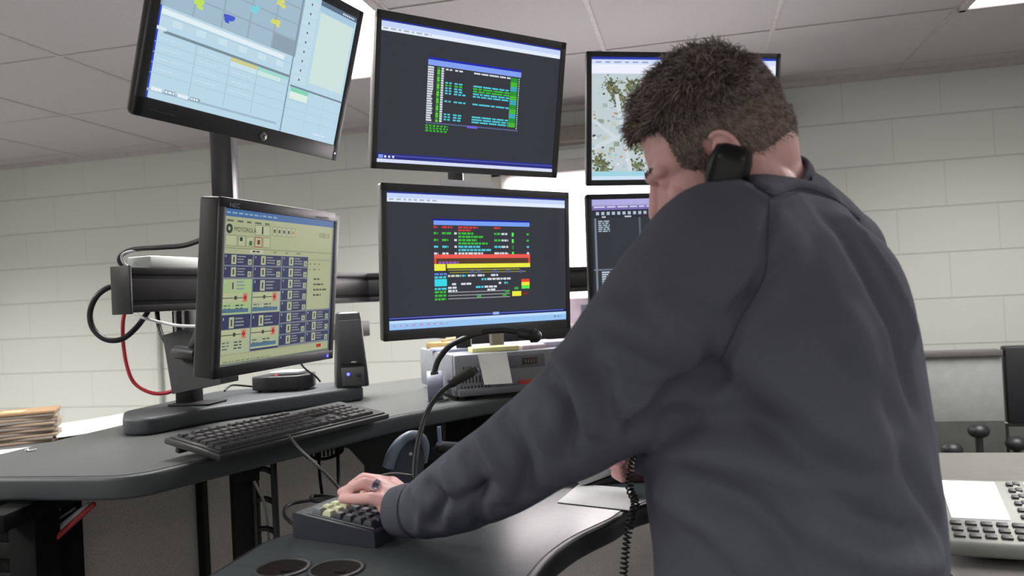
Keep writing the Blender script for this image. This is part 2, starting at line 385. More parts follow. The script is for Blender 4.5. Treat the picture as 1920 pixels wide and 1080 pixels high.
# ================================================================ monitor rail and posts
RZ0, RZ1 = 1.408, 1.516
A = Vector((-1.31, 1.575, 0)); B = Vector((-1.19, 2.70, 0)); Cc = Vector((-.22, 3.50, 0))
rail = empty('monitor_rail', (A.x, A.y, RZ0), 'black slotted aluminium rail running behind the monitors', 'rail')
def railseg(a, b, th=.045):
    d = (b-a).normalized(); n = Vector((d.y, -d.x, 0)); L = (b-a).length; zc = (RZ0+RZ1)/2; H = RZ1-RZ0
    m = MB().use(BLKM)
    mid = (a+b)/2+U0*zc
    m.obox(mid, d, n, U0, (L, th*.6, H), bev=.002)
    for dz in (-.42, .42): m.obox(mid+n*th*.3+U0*dz*H, d, n, U0, (L, th*.4, H*.16), bev=.002)
    for dz in (-.0,): m.obox(mid+n*th*.28+U0*dz*H, d, n, U0, (L, th*.4, H*.5), bev=.003)
    return m
put(railseg(A, B), 'rail_beam', rail); put(railseg(B, Cc), 'rail_beam', rail)
d = (B-A).normalized(); n = Vector((d.y, -d.x, 0))
put(MB().use(BLK).obox(A-d*.004+U0*(RZ0+RZ1)/2+n*.003, d, n, U0, (.008, .058, .115), bev=.002), 'end_cap', rail)
m_ = MB().use(BLKM)
for a, b, zl in ((A+d*.5, B, 1.31), (B.lerp(Cc, .32), B.lerp(Cc, .70), 1.24)):
    dd = (b-a).normalized(); nn = Vector((dd.y, -dd.x, 0))
    m_.obox((a+b)/2+U0*zl, dd, nn, U0, ((b-a).length, .03, .055), bev=.003)
put(m_, 'lower_rail', rail)
# column that carries the rail, on the platform
colp = onz(356, 757, PZ)
m_ = MB().use(BLKM).box((colp.x, colp.y, (PZ+RZ0)/2), (.05, .045, RZ0-PZ), bev=.003)
put(m_, 'post', rail)
m_ = MB().use(CHR)
for dx in (-.012, .010): m_.cyl((colp.x+dx, colp.y-.024, PZ+.12), (colp.x+dx, colp.y-.024, RZ0), .004, seg=10)
put(m_, 'guide_rod', rail)
put(MB().use(BLKM).box((colp.x+.03, colp.y-.01, PZ+.003), (.115, .08, .006), bev=.002), 'foot_plate', rail)
for q in ((B.x+.30, B.y+.25), (Cc.x-.08, Cc.y-.06)):
    put(MB().use(BLKM).box((q[0], q[1]+.03, RZ0/2), (.05, .05, RZ0), bev=.003), 'post', rail)
# white carton lying on the rail behind the monitor
pa = P(300, 490, 1.95)
tag(MB().use(WHT).obox((pa.x-.02, pa.y+.06, RZ1+.016), d, n, U0, (.2, .075, .03), bev=.004).build('white_box'), 'flat white box lying on the black rail left of the monitors', 'box')

# ================================================================ monitors
def rot_m(pos, a, b, g):
    return Matrix.Translation(Vector(pos)) @ Matrix.Rotation(rad(a), 4, 'Z') @ Matrix.Rotation(rad(b), 4, 'X') @ Matrix.Rotation(rad(g), 4, 'Y')
class Scr:
    def __init__(s, w, h): s.w = w; s.h = h; s.mb = MB(); s.k = 0; s.em = 1.; s.win = (0, 0, 1, 1)
    def rect(s, u0, v0, u1, v1, rgb, k=1., sl=0):
        a, b, c, d = s.win
        u0, u1 = a+u0*(c-a), a+u1*(c-a); v0, v1 = b+v0*(d-b), b+v1*(d-b)
        s.k += 1; y = -.0002-s.k*2.5e-6
        s.mb.use(emi(rgb, k*s.em))
        X = lambda u: (u-.5)*s.w; Z = lambda v: (.5-v)*s.h
        s.mb.quad((X(u0), y, Z(v1)), (X(u1), y, Z(v1)), (X(u1), y, Z(v0)), (X(u0), y, Z(v0)))
    def words(s, u0, u1, v, h, rgb, gap=.012, lo=.012, hi=.06):
        u = u0
        while u < u1-.004:
            l = random.uniform(lo, hi); s.rect(u, v, min(u+l, u1), v+h, rgb); u += l+gap
    def text(s, t, u, v, size, rgb, sx=1.):
        a, b, c, d = s.win
        u = a+u*(c-a); v = b+v*(d-b); s.k += 1
        M = Matrix.Translation(((u-.5)*s.w, -.0003-s.k*2.5e-6, (.5-v)*s.h)) @ Matrix.Rotation(rad(90), 4, 'X') @ Matrix.Diagonal((sx, 1, 1, 1))
        text_mesh(s.mb, t, M, size, emi(rgb))
def monitor(label, M, w, h, bz, content, th=.022, bulge=.03, front=BLK, side=BLK, led=None, group='monitors on the rail', r=.006):
    L, R, T, Bt = bz
    root = empty('monitor', M, label, 'monitor', group)
    ow, oh = w+L+R, h+T+Bt; cx = (R-L)/2; cz = (T-Bt)/2
    m = MB().use(side).box((cx, th/2+.003, cz), (ow, th, oh), bev=r, seg=3)
    m.box((cx, th+bulge/2, cz), (ow*.72, bulge, oh*.72), bev=bulge*.4, seg=3)
    for k in range(9): m.box((cx, th+bulge+.001, cz+oh*(.12+.022*k)), (ow*.5, .003, .0018))
    for k in range(26): m.box((cx-ow*.36, th+bulge*.5, cz-oh*.3+k*oh*.024), (.003, bulge*.5, .0016))
    ho = m.build('housing', root)
    f = MB().use(front)
    y = -.002; tk = .007
    for c, sz in (((cx, y+tk/2, h/2+T/2), (ow, tk, T)), ((cx, y+tk/2, -h/2-Bt/2), (ow, tk, Bt)), ((-w/2-L/2, y+tk/2, cz), (L, tk, oh)), ((w/2+R/2, y+tk/2, cz), (R, tk, oh))):
        f.box(c, sz, bev=.0016)
    fo = f.build('bezel', root)
    s = Scr(w, h); content(s)
    s.mb.build('screen', root, recalc=False, ang=0)
    vm = MB().use(BLKM).box((cx, th+bulge+.012, cz), (.12, .024, .12), bev=.003).cyl((cx, th+bulge+.02, cz), (cx, th+bulge+.1, cz), .018)
    vm.build('mount', ho)
    if led:
        lc = led; MB().use(emi(lc[2], lc[3])).cyl((lc[0], -.0018, lc[1]), (lc[0], -.0035, lc[1]), lc[4], seg=16).build('power_light', fo)
    return root
G = (52, 54, 62)
def scr_UL(s):
    s.rect(0, 0, 1, 1, (184, 214, 230))
    s.rect(0, 0, .008, 1, (40, 70, 200))
    s.rect(.0, .0, .66, .46, (150, 170, 184))
    for i in range(5):
        for j in range(4): s.rect(.012+i*.128, .02+j*.112, .132+i*.128, .122+j*.112, (160, 186, 204) if (i, j) not in ((4, 3),) else (140, 160, 175))
    for (u, v, c) in ((.155, .37, (190, 225, 90)), (.29, .39, (70, 90, 200)), (.40, .26, (120, 210, 220)), (.52, .28, (215, 215, 110)), (.42, .14, (190, 225, 90)), (.28, .15, (200, 210, 120)), (.53, .15, (215, 215, 110))):
        for k in range(9):
            a = random.uniform(-.018, .018); b = random.uniform(-.022, .022); s.rect(u+a-.008, v+b-.008, u+a+.012, v+b+.012, c)
    s.rect(.01, .475, .60, .505, (225, 238, 244))
    s.rect(.01, .512, .64, .515, (165, 190, 205))
    for k in range(12): s.rect(.01+k*.05, .52, .052+k*.05, .56, (200, 224, 236) if k % 2 else (190, 214, 228))
    s.rect(.03, .595, .645, .612, (120, 140, 154))
    s.rect(0, .58, .04, .60, (215, 230, 240))
    for u in (.17, .33, .47): s.rect(u, .61, u+.003, .93, (160, 190, 206))
    for v in (.67, .73, .79, .85): s.rect(0, v, .64, v+.004, (168, 198, 214))
    for v in (.64, .70, .76, .82):
        for u in (.02, .19, .35): s.words(u, u+.09, v, .006, (205, 225, 236), .006, .01, .03)
    s.rect(.332, .612, .468, .637, (205, 205, 140)); s.rect(.332, .637, .468, .67, (200, 225, 235)); s.rect(.474, .612, .64, .635, (160, 215, 205))
    s.rect(.474, .637, .60, .665, (205, 232, 225))
    s.rect(.645, 0, .652, 1, (125, 150, 164))
    for j in range(9):
        s.rect(.66, .03+j*.068, .745, .09+j*.068, (192, 218, 232)); s.rect(.70, .052+j*.068, .708, .068+j*.068, (90, 110, 120))
    s.rect(.755, .0, 1, .035, (90, 110, 130)); s.words(.9, .98, .012, .012, (220, 230, 240), .004, .006, .014)
    s.rect(.755, .035, .99, .08, (165, 200, 222))
    s.rect(.765, .085, .985, .60, (205, 226, 220))
    s.rect(.66, .655, 1, .668, (112, 134, 148))
    s.rect(.665, .67, .775, .70, (130, 210, 180)); s.rect(.665, .70, .775, .75, (220, 238, 226))
    for v in (.76, .82, .88): s.rect(.655, v, 1, v+.003, (165, 196, 212))
    for u in (.78, .88): s.rect(u, .67, u+.002, .95, (165, 196, 212))
    s.rect(0, .945, .62, .96, (160, 185, 205))
    for k in range(4): s.rect(.015+k*.055, .93, .06+k*.055, .955, (150, 170, 185) if k % 2 else (215, 230, 238)); s.words(.018+k*.055, .056+k*.055, .937, .01, (240, 246, 250), .004, .006, .014)
    s.rect(.85, .955, .93, .962, (225, 235, 245))
def bars(s, taskbar=False, top=.05):
    s.rect(0, 0, 1, 1, G); s.rect(0, 0, 1, .012, (40, 50, 140)); s.rect(.0, .012, 1, top, (196, 212, 250)); s.rect(0, top, 1, top+.028, (226, 236, 250))
    s.words(.01, .25, top+.004, .012, (170, 180, 200), .012, .012, .03)
    if taskbar:
        s.rect(0, .90, 1, .925, (26, 32, 90)); s.rect(0, .905, .985, .912, (96, 110, 200)); s.rect(.55, .898, .585, .918, (150, 180, 235)); s.rect(0, .925, 1, .99, (150, 196, 240)); s.rect(0, .925, 1, .945, (190, 220, 250))
        s.words(.02, .3, .955, .015, (190, 150, 200), .02, .01, .02); s.words(.92, .97, .955, .012, (110, 130, 180), .01, .01, .02)
    else:
        s.rect(0, .935, 1, .975, (40, 46, 130)); s.rect(.07, .947, 1, .953, (84, 96, 180)); s.rect(0, .975, 1, 1, (215, 222, 245)); s.rect(.008, .945, .03, .97, (130, 160, 230))
        for k in range(3): s.rect(.036+k*.02, .95, .046+k*.02, .966, (220, 225, 240))
GR, CY, WH, RD, YE = (60, 190, 60), (80, 200, 215), (215, 220, 228), (200, 60, 60), (225, 225, 70)
def scr_UC(s):
    bars(s)
    s.win = (.24, .225, .765, .755)
    s.rect(0, -.02, 1, .01, (30, 40, 170)); s.rect(0, .01, 1, .085, (130, 160, 240))
    for r in range(23):
        v = .10+r*.033
        s.rect(.0, v, .06-(.02 if r > 9 else 0)*random.random(), v+.024, WH); s.rect(.095, v, .122, v+.028, (90, 210, 50) if r % 3 else (50, 150, 50)); s.rect(.135, v, .162, v+.024, WH)
        s.rect(.885, v+.005, .962, v+.035, [(40, 150, 50), (70, 190, 50), (60, 170, 190)][(r//2) % 3]) if r < 22 else None
        s.rect(.975, v+.005, .985, v+.025, (180, 220, 200))
    for r, c in ((0, WH), (5, CY), (6, GR), (7, CY), (8, CY), (9, CY), (12, CY), (17, CY), (18, CY), (19, CY)):
        v = .105+r*.0365
        s.words(.18, .245, v, .022, c, .012, .025, .03); s.words(.275, .40 if r in (9, 12) else .37, v, .022, c, .012, .03, .04)
        s.words(.475, .88, v, .022, GR if r == 7 else c, .012, .03, .12)
    s.rect(0, .865, 1, .882, (90, 100, 140)); s.rect(.43, .865, .54, .90, (110, 100, 220))
    for k in range(3): s.words(0, .23, .90+k*.036, .024, (60, 180, 50), .012, .02, .03)
def scr_LC(s):
    bars(s, True, .045)
    s.win = (.232, .20, .775, .79)
    s.rect(-.01, -.022, 1.005, .0, (20, 30, 150)); s.rect(0, 0, 1, .055, (120, 160, 248))
    H = .026
    def row(v, c, segs, sub=None):
        for a, b, cc in segs: s.words(a, b, v, H, cc or c, .008, .02, .05)
    row(.068, RD, ((0, .04, 0), (.08, .18, 0), (.24, .44, 0), (.61, .68, 0))); row(.105, RD, ((.24, .37, 0),))
    for i, c in enumerate((GR, GR, CY, WH)):
        v = .145+i*.085
        row(v, c, ((0, .04, 0), (.08, .18 if i == 0 else .14, 0), (.20, .225, WH), (.24, .40+.03*i, 0), (.61, .685, 0), (.69, .76, WH)))
        if i < 3: row(v+.042, c, ((.24, .50+.04*i, 0),))
        s.rect(.80, v-.006, .822, v+.045, (90, 235, 90) if i != 2 else (50, 120, 60)); s.rect(.965, v, .99, v+H, c)
    s.rect(0, .425, 1, .475, (235, 90, 80)); s.rect(0, .475, .02, .545, (235, 70, 60)); s.rect(.98, .475, 1, .545, (235, 70, 60)); s.rect(.02, .475, .98, .54, (84, 60, 42))
    row(.515, (150, 90, 190), ((.04, .24, 0),))
    s.rect(0, .545, 1, .60, (238, 236, 70)); s.rect(0, .60, .11, .63, (238, 236, 70)); s.rect(.13, .615, .88, .63, (150, 150, 50)); s.rect(.15, .65, .95, .662, (140, 140, 60))
    s.rect(.11, .545, .122, .66, (40, 40, 20))
    for (u, v) in ((.36, .63), (.43, .63), (.60, .63), (.74, .63), (.88, .635)): s.rect(u, v, u+.03, v+.04, (70, 90, 170))
    row(.66, (90, 130, 220), ((0, .12, 0),)); row(.70, CY, ((0, .12, 0),)); s.rect(0, .735, .12, .825, (60, 215, 230)); row(.845, CY, ((0, .12, 0),))
    row(.685, WH, ((.13, .26, (200, 210, 190)), (.27, .31, CY), (.33, .41, 0), (.43, .5, 0), (.57, .65, 0)))
    row(.735, WH, ((.47, .52, CY), (.53, .78, 0))); row(.79, WH, ((.17, .21, 0), (.26, .37, 0), (.65, .68, 0), (.71, .75, CY)))
    row(.835, WH, ((.13, .22, 0), (.41, .49, CY), (.50, .63, 0))); row(.875, WH, ((.13, .22, 0), (.53, .62, 0)))
    for i in range(3): row(.885+.045*i, GR, ((0, .11, 0),)); s.rect(.13, .90+.045*i-i*.004, .77, .912+.045*i-i*.004, (150, 150, 156))
    for (u, v) in ((.72, .90), (.69, .945), (.42, .955), (.82, .865)): s.rect(u, v, u+.045, v+.03, (60, 170, 70))
    s.rect(.9, .76, .99, .80, (235, 70, 50)); s.rect(.9, .80, .99, .845, (238, 230, 60)); s.rect(.9, .845, .99, .89, (90, 230, 80)); s.rect(.795, .92, .895, .985, (238, 236, 60)); s.rect(.91, .94, .97, .97, (130, 40, 35))
BE = (184, 190, 150)
def scr_NEC(s):
    s.em = .74
    s.rect(0, 0, 1, 1, BE); s.rect(0, 0, 1, .048, (70, 112, 168)); s.words(.01, .42, .018, .012, (140, 180, 205), .012, .01, .04)
    s.words(.01, .36, .068, .012, (100, 110, 90), .03, .03, .06)
    # round dark emblem and the maker's name
    for k in range(16):
        a = k/16*2*math.pi; s.rect(.032+math.cos(a)*.017-.007, .125+math.sin(a)*.022-.008, .032+math.cos(a)*.017+.007, .125+math.sin(a)*.022+.008, (58, 66, 62))
    s.text('MOTOROLA', .068, .140, .0125, (44, 46, 40), .95)
    s.text('10:50:13', .835, .135, .017, (96, 80, 66), .75)
    for (a, b, v0, v1) in ((.005, .095, .165, .235), (.1, .16, .165, .235), (.165, .23, .165, .235), (.305, .37, .165, .235), (.235, .365, .085, .155)):
        s.rect(a, v0, b, v1, (130, 138, 108)); s.rect(a+.004, v0+.004, b-.004, v1-.004, (196, 202, 164))
    s.rect(.235, .165, .30, .235, (170, 80, 60)); s.rect(.241, .171, .294, .229, (196, 200, 160)); s.rect(.257, .185, .28, .215, (120, 60, 44))
    s.rect(.115, .175, .137, .20, (50, 60, 50)); s.rect(.19, .195, .215, .225, (60, 110, 60)); s.rect(.292, .095, .304, .145, (44, 50, 44))
    for k in range(5): s.rect(.385+k*.043, .085, .424+k*.043, .15, (150, 158, 126)); s.rect(.389+k*.043, .09, .42+k*.043, .145, (196, 200, 164)); s.rect(.396+k*.043, .105, .412+k*.043, .128, (70, 78, 66) if k < 4 else (200, 120, 90))
    s.rect(0, .245, 1, .25, (140, 146, 120)); s.rect(.2, .252, .31, .275, (210, 214, 184)); s.words(.22, .29, .258, .01, (60, 60, 60), .006, .01, .03); s.words(.4, .72, .258, .009, (130, 136, 112), .08, .02, .04)
    NV, GY = (62, 66, 100), (130, 138, 150)
    s.rect(0, .283, .735, .925, GY); s.rect(.735, .672, 1, .925, GY)
    cols = ((.0, .225), (.235, .475), (.485, .735)); rws = [.285+k*.0795 for k in range(6)]
    def tile(a, b, v0, v1, c=NV, btn=True):
        s.rect(a, v0, b, v1, c); w = b-a; h = v1-v0
        s.rect(a+w*.05, v0+h*.1, a+w*.075, v0+h*.3, (200, 206, 220))
        s.rect(a+w*.25, v0+h*.08, a+w*.42, v0+h*.92, (190, 196, 160)); s.rect(a+w*.31, v0+h*.25, a+w*.36, v0+h*.75, (70, 76, 64))
        for k in range(3): s.rect(a+w*.46, v0+h*(.15+.26*k), a+w*random.uniform(.66, .78), v0+h*(.26+.26*k), (150, 156, 158))
        if btn: s.rect(b-w*.17, v0+h*.42, b-w*.03, v1-h*.04, (176, 184, 150)); s.rect(b-w*.12, v0+h*.6, b-w*.08, v1-h*.2, (90, 96, 84))
    for r in (0, 1):
        for c_ in cols: tile(c_[0], c_[1], rws[r], rws[r]+.07)
    for r in (2, 3, 4): tile(.485, .735, rws[r], rws[r]+.07)
    for r in range(3):
        for c_ in ((.485, .735), (.745, .985)): tile(c_[0], c_[1], .683+r*.08, .683+r*.08+.07)
    def big(a, b, v0, v1, top, body, hl):
        tile(a, b, v0, v0+.085, top, False)
        s.rect(a, v0+.085, b, v1, body); s.rect(a, v0+.09, b-.03, v0+.15, (196, 202, 160)); s.rect(a, v0+.118, b-.05, v0+.123, (60, 64, 56))
        s.rect(b-.07, v0+.09, b-.03, v0+.15, (210, 150, 130)); s.rect(b-.063, v0+.112, b-.037, v0+.128, (196, 40, 40)); s.rect(b-.055, v0+.1, b-.045, v0+.14, (196, 40, 40))
        s.rect(a+.09, v0+.108, a+.11, v0+.132, (70, 76, 60))
        for k in range(3): s.words(a+.01, a+.06, v0+.165+k*.02, .009, (110, 116, 96), .01, .02, .04); s.words(a+.10, a+.16, v0+.165+k*.02, .009, (80, 86, 76), .01, .02, .04)
        if hl: s.rect(a, v0+.19, b-.02, v0+.215, (90, 124, 150)); s.rect(a, v0+.228, b, v0+.242, NV)
    big(.0, .225, .446, .672, (176, 204, 146), (176, 204, 146), True)
    big(.235, .475, .446, .672, NV, (186, 194, 160), True)
    big(.0, .225, .683, .925, NV, (182, 196, 160), False); big(.235, .475, .683, .925, NV, (182, 196, 160), True)
    s.rect(.742, .30, .985, .305, (150, 156, 128))
    for v in (.33, .37): s.words(.75, .86, v, .009, (120, 124, 100), .03, .01, .04)
    for v in (.44, .48, .52, .56): s.words(.80, .80+random.uniform(.06, .15), v, .012, (70, 74, 62), .008, .02, .05)
    s.rect(0, .928, .98, .93, (130, 136, 110)); s.rect(.86, .94, .91, .965, (190, 50, 36)); s.words(.02, .4, .972, .008, (130, 140, 120), .01, .01, .04)
    s.rect(.985, .05, 1, 1, (96, 106, 140)); s.rect(0, .985, 1, 1, (120, 128, 120))
def scr_MAP(s):
    s.rect(0, 0, 1, 1, (192, 206, 210)); s.rect(0, 0, 1, .02, (40, 60, 170)); s.rect(0, .02, 1, .135, (212, 224, 252)); s.rect(0, .06, 1, .13, (236, 240, 252)); s.words(.02, .3, .035, .012, (150, 160, 200), .02, .02, .05)
    rnd = random.Random(3)
    def blob(u, v, r, c, n):
        for _ in range(n):
            a = rnd.gauss(0, r); b = rnd.gauss(0, r*1.4); q = rnd.uniform(.004, .013); s.rect(min(max(u+a, .0), .985), max(v+b, .14), min(max(u+a, 0)+q, .999), min(max(v+b, .14)+q*1.4, .965), c)
    for _ in range(260):
        u = rnd.uniform(0, .97); v = rnd.uniform(.14, .93); q = rnd.uniform(.01, .04); c = rnd.choice([(190, 206, 210), (160, 180, 184), (196, 196, 176), (170, 186, 196), (150, 160, 150)]); s.rect(u, v, u+q*.8, v+q, c)
    for (u, v) in ((.10, .22), (.13, .3), (.17, .37), (.2, .22), (.26, .25), (.2, .62), (.24, .72), (.03, .83), (.06, .9), (.24, .88), (.3, .4), (.5, .3), (.7, .5), (.85, .3), (.93, .2)):
        blob(u, v, .02, (78, 86, 62), 60); blob(u, v, .024, (120, 126, 88), 40)
    for u0, v0, u1, v1, wd in ((0, .72, .45, .42, .022), (.12, .3, .2, .95, .02), (.25, .15, .32, .9, .02), (0, .5, .12, .65, .016), (.3, .7, .9, .5, .02)):
        for k in range(60):
            t = k/60; s.rect(u0+(u1-u0)*t, v0+(v1-v0)*t, u0+(u1-u0)*t+wd, v0+(v1-v0)*t+wd*1.3, (206, 216, 222))
    for _ in range(60): u = rnd.uniform(0, .5); v = rnd.uniform(.16, .9); s.rect(u, v, u+.012, v+.014, rnd.choice([(226, 234, 240), (60, 60, 66), (190, 140, 100), (140, 190, 220)]))
    s.rect(0, .93, 1, .97, (160, 210, 226)); s.rect(0, .97, 1, 1, (206, 226, 246))
def scr_LR(s):
    s.rect(0, 0, 1, 1, G); s.rect(0, 0, 1, .035, (176, 172, 226)); s.rect(0, .035, 1, .085, (120, 108, 178)); s.rect(0, .035, .38, .05, (176, 170, 214)); s.words(.01, .5, .055, .012, (206, 206, 232), .01, .02, .06)
    s.rect(0, .085, 1, .15, (44, 46, 60)); 
    for k in range(34): s.rect(.02+k*.028, .10, .036+k*.028, .125, (176, 190, 206))
    s.words(.05, .6, .135, .012, (196, 196, 206), .1, .02, .05)
    s.rect(.01, .15, .02, 1, (120, 130, 146)); s.rect(.245, .15, .255, 1, (90, 100, 112)); s.rect(0, .56, 1, .57, (120, 130, 146)); s.rect(.255, .50, 1, .51, (90, 100, 112)); s.rect(.255, .53, 1, .54, (150, 160, 170))
    for r in range(6): s.words(.03, .09, .17+r*.016, .010, (170, 186, 200), .006, .01, .03)
    for r in range(15): s.words(.04, .04+random.uniform(.06, .17), .58+r*.018, .012, (186, 200, 214), .008, .02, .05)
    for r in range(4): s.words(.27, .36, .58+r*.02, .012, (186, 200, 214), .008, .02, .04)
TW, TH = .518, .324
m_ul = monitor('widescreen black monitor tilted down at upper left, pale blue dispatch windows', rot_m((-.788, 1.372, 1.905), 78.6, 16.5, .1), .509, .286, (.018, .018, .02, .034), scr_UL, th=.02, bulge=.03, r=.012, led=(.262, -.161, (190, 190, 255), 2, .002))
m_nec = monitor('square black desk monitor at lower left, beige screen with navy radio channel tiles', rot_m((-.84, 1.485, 1.446), 84.2, 6.4, -.4), .376, .301, (.017, .02, .02, .022), scr_NEC, th=.045, bulge=.028, led=(.182, -.1635, (60, 60, 255), 6, .0032))
m_uc = monitor('upper middle monitor, dark screen with green and cyan terminal list', rot_m((-.504, 1.867, 1.893), 47.5, 11.8, -.2), TW, TH, (.013, .018, .019, .016), scr_UC, side=SIL, front=BLK2)
m_lc = monitor('lower middle monitor, dark terminal screen with red and yellow bars', rot_m((-.499, 1.86, 1.494), 47.2, 3.0, .4), TW, TH, (.014, .014, .019, .022), scr_LC, side=SIL, front=BLK2)
m_ur = monitor('upper right monitor showing an aerial street map behind the man', rot_m((.007, 2.158, 1.861), 20.8, 8.2, 1.0), TW, TH, (.014, .014, .014, .016), scr_MAP, side=SIL, front=BLK)
m_lr = monitor('lower right monitor with dark map panels and lavender toolbar behind the man', rot_m((-.006, 2.118, 1.48), 24, 2.9, .1), TW, TH, (.014, .014, .014, .016), scr_LR, side=SIL, front=BLK)
def face_text(root, name, t, x, z, size, m, y=-.0032, sx=1.):
    q = MB(); text_mesh(q, t, Matrix.Translation((x, y, z)) @ Matrix.Rotation(rad(90), 4, 'X') @ Matrix.Diagonal((sx, 1, 1, 1)), size, m, extrude=.0003)
    return q.build(name, [c_ for c_ in COL.objects if c_.parent is root and c_.name.startswith('bezel')][0], ang=0)
LET = mat('grey_lettering', (150, 150, 156), .5)
face_text(m_nec, 'brand_lettering', 'NEC', -.182, .153, .012, LET, sx=1.25)
face_text(m_nec, 'model_lettering', 'AccuSync 93VM', .112, .154, .0075, LET)
face_text(m_ul, 'model_lettering', 'HP Compaq LA2306x', -.245, -.164, .006, mat('dim_lettering', (86, 86, 90), .5))
q = MB().use(CHR).cyl((.03, -.002, -.1615), (.03, -.0036, -.1615), .0088, seg=28)
text_mesh(q, 'hp', Matrix.Translation((.0235, -.0040, -.1640)) @ Matrix.Rotation(rad(90), 4, 'X') @ Matrix.Rotation(0, 4, 'Z'), .0125, mat('logo_grey', (60, 60, 66), .4), extrude=.0002)
q.build('round_logo', [c_ for c_ in COL.objects if c_.parent is m_ul and c_.name.startswith('bezel')][0], ang=0)
# label strip stuck on top of the lower middle monitor
q = MB().use(mat('lit_white_paper', (240, 238, 246), .6, var=.02)).box((-.04, .004, TH/2+.026), (.155, .002, .018))
st = q.build('paper_strip', None, M=m_lc.matrix_basis.copy())
tag(st, 'narrow white paper strip stuck along the top of the lower middle monitor', 'label')

# posts holding the monitors
def post(label, px, py, Z, z0, z1, w, chrome=False):
    c = P(px, py, Z); t = empty('monitor_post', (c.x, c.y, z0), label, 'post', 'upright monitor posts')
    dirx = Vector((RT.x, RT.y, 0)).normalized(); diry = Vector((-dirx.y, dirx.x, 0))
    put(MB().use(mat('smoked_post', (62, 62, 64), .3, metal=.5) if chrome else BLKM).obox((c.x, c.y, (z0+z1)/2), dirx, diry, U0, (w, .05, z1-z0), bev=.003), 'column', t)
    if chrome: put(MB().use(CHR).cyl(Vector((c.x, c.y, z0))-dirx*(w/2+.003), Vector((c.x, c.y, z1))-dirx*(w/2+.003), .005, seg=12), 'chrome_rod', t)
    return c, t
def arm(t, a, b, r=.018):
    put(MB().use(BLKM).cap(a, b, r, r), 'arm', t)
def back_of(mon, d=.13): return mon.matrix_basis @ Vector((0, d, 0))
c, t = post('tall smoked post with chrome edge rising behind the front left monitor', 421, 310, 2.0, RZ1, 1.99, .055, True)
arm(t, (c.x, c.y, 1.93), back_of(m_ul, .15))
c, t = post('black post between the upper and lower middle monitors', 855, 340, 2.22, UZ, 1.95, .042)
arm(t, (c.x, c.y, 1.86), back_of(m_uc, .15)); arm(t, (c.x, c.y, 1.50), back_of(m_lc, .15))
c3 = (m_ur.matrix_basis @ Vector((.03, .2, 0)))
t = empty('monitor_post', (c3.x, c3.y, UZ), 'black post hidden behind the two right monitors and the man', 'post', 'upright monitor posts')
put(MB().use(BLKM).box((c3.x, c3.y, (UZ+1.95)/2), (.045, .045, 1.95-UZ), bev=.003), 'column', t)
arm(t, (c3.x, c3.y, 1.84), back_of(m_ur, .15)); arm(t, (c3.x, c3.y, 1.49), back_of(m_lr, .15))
# swing arm bracket of the front left monitor
br = rail
m_ = MB().use(BLK)
poly3 = [P(312, 628, 1.9), P(368, 612, 1.9), P(376, 700, 1.88), P(420, 708, 1.80), P(420, 718, 1.80), P(330, 738, 1.9), P(322, 690, 1.9)]
off = Vector((.012, .055, 0))
m_.loft([[p-off*.2 for p in poly3], [p+off*.8 for p in poly3]])
put(m_, 'bracket', br, ang=20)
put(MB().use(BLK).cyl(P(330, 660, 1.87), P(371, 664, 1.83), .016, .016, bev=.003), 'hinge', br)
put(MB().use(BLK).cap(P(366, 650, 1.86), m_nec.matrix_basis @ Vector((0, .16, -.03)), .018, .018), 'arm', br)

# ================================================================ cables at the rail
def cable(label, pts, r, m, group=None, n=10, name='cable', cat='cable'):
    o = MB().use(m).tube(smooth_path(pts, n), r, 10).build(name)
    return tag(o, label, cat, group)
WCAB = mat('white_cable', (205, 205, 205), .4); RCAB = mat('red_cable', (176, 40, 52), .4)
cable('black cable arching above the rail into the back of the square monitor', [P(240, 505, 1.9), P(225, 492, 1.9), P(228, 478, 1.9), P(250, 468, 1.89), P(300, 464, 1.86), P(345, 460, 1.82), P(385, 447, 1.76)], .0062, CABLE)
cable('short white cable curling beside the black one at the rail end', [P(241, 502, 1.89), P(230, 490, 1.885), P(229, 479, 1.885), P(238, 473, 1.885), P(262, 468, 1.885)], .003, WCAB)
cable('thick black cable making a big round loop below the left rail end', [P(228, 540, 1.9), P(207, 538, 1.88), P(182, 555, 1.87), P(169, 585, 1.87), P(174, 615, 1.87), P(197, 636, 1.87), P(228, 636, 1.88), P(255, 615, 1.9), P(275, 588, 1.93), P(286, 565, 1.95)], .0068, CABLE)
cable('red cable looping down from the rail to the monitor bracket', [P(238, 572, 1.93), P(231, 600, 1.92), P(231, 640, 1.92), P(238, 685, 1.92), P(252, 718, 1.92), P(282, 736, 1.92), P(310, 737, 1.92), P(330, 730, 1.92)], .0048, RCAB)
cable('white cable sagging from the rail to the back of the square monitor', [P(246, 572, 1.93), P(256, 590, 1.9), P(284, 600, 1.88), P(330, 610, 1.84), P(376, 612, 1.79)], .0036, WCAB)
cable('short black cable dropping from the rail onto the monitor bracket', [P(294, 570, 1.95), P(296, 600, 1.93), P(303, 628, 1.91), P(318, 650, 1.9), P(330, 665, 1.9)], .0058, CABLE)
cable('grey conduit running down the block wall behind the red cable', [onY(297, 620, 3.685), onY(299, 680, 3.685), onY(303, 756, 3.685), onY(305, 900, 3.685)], .010, mat('grey_conduit', (168, 170, 166), .5))

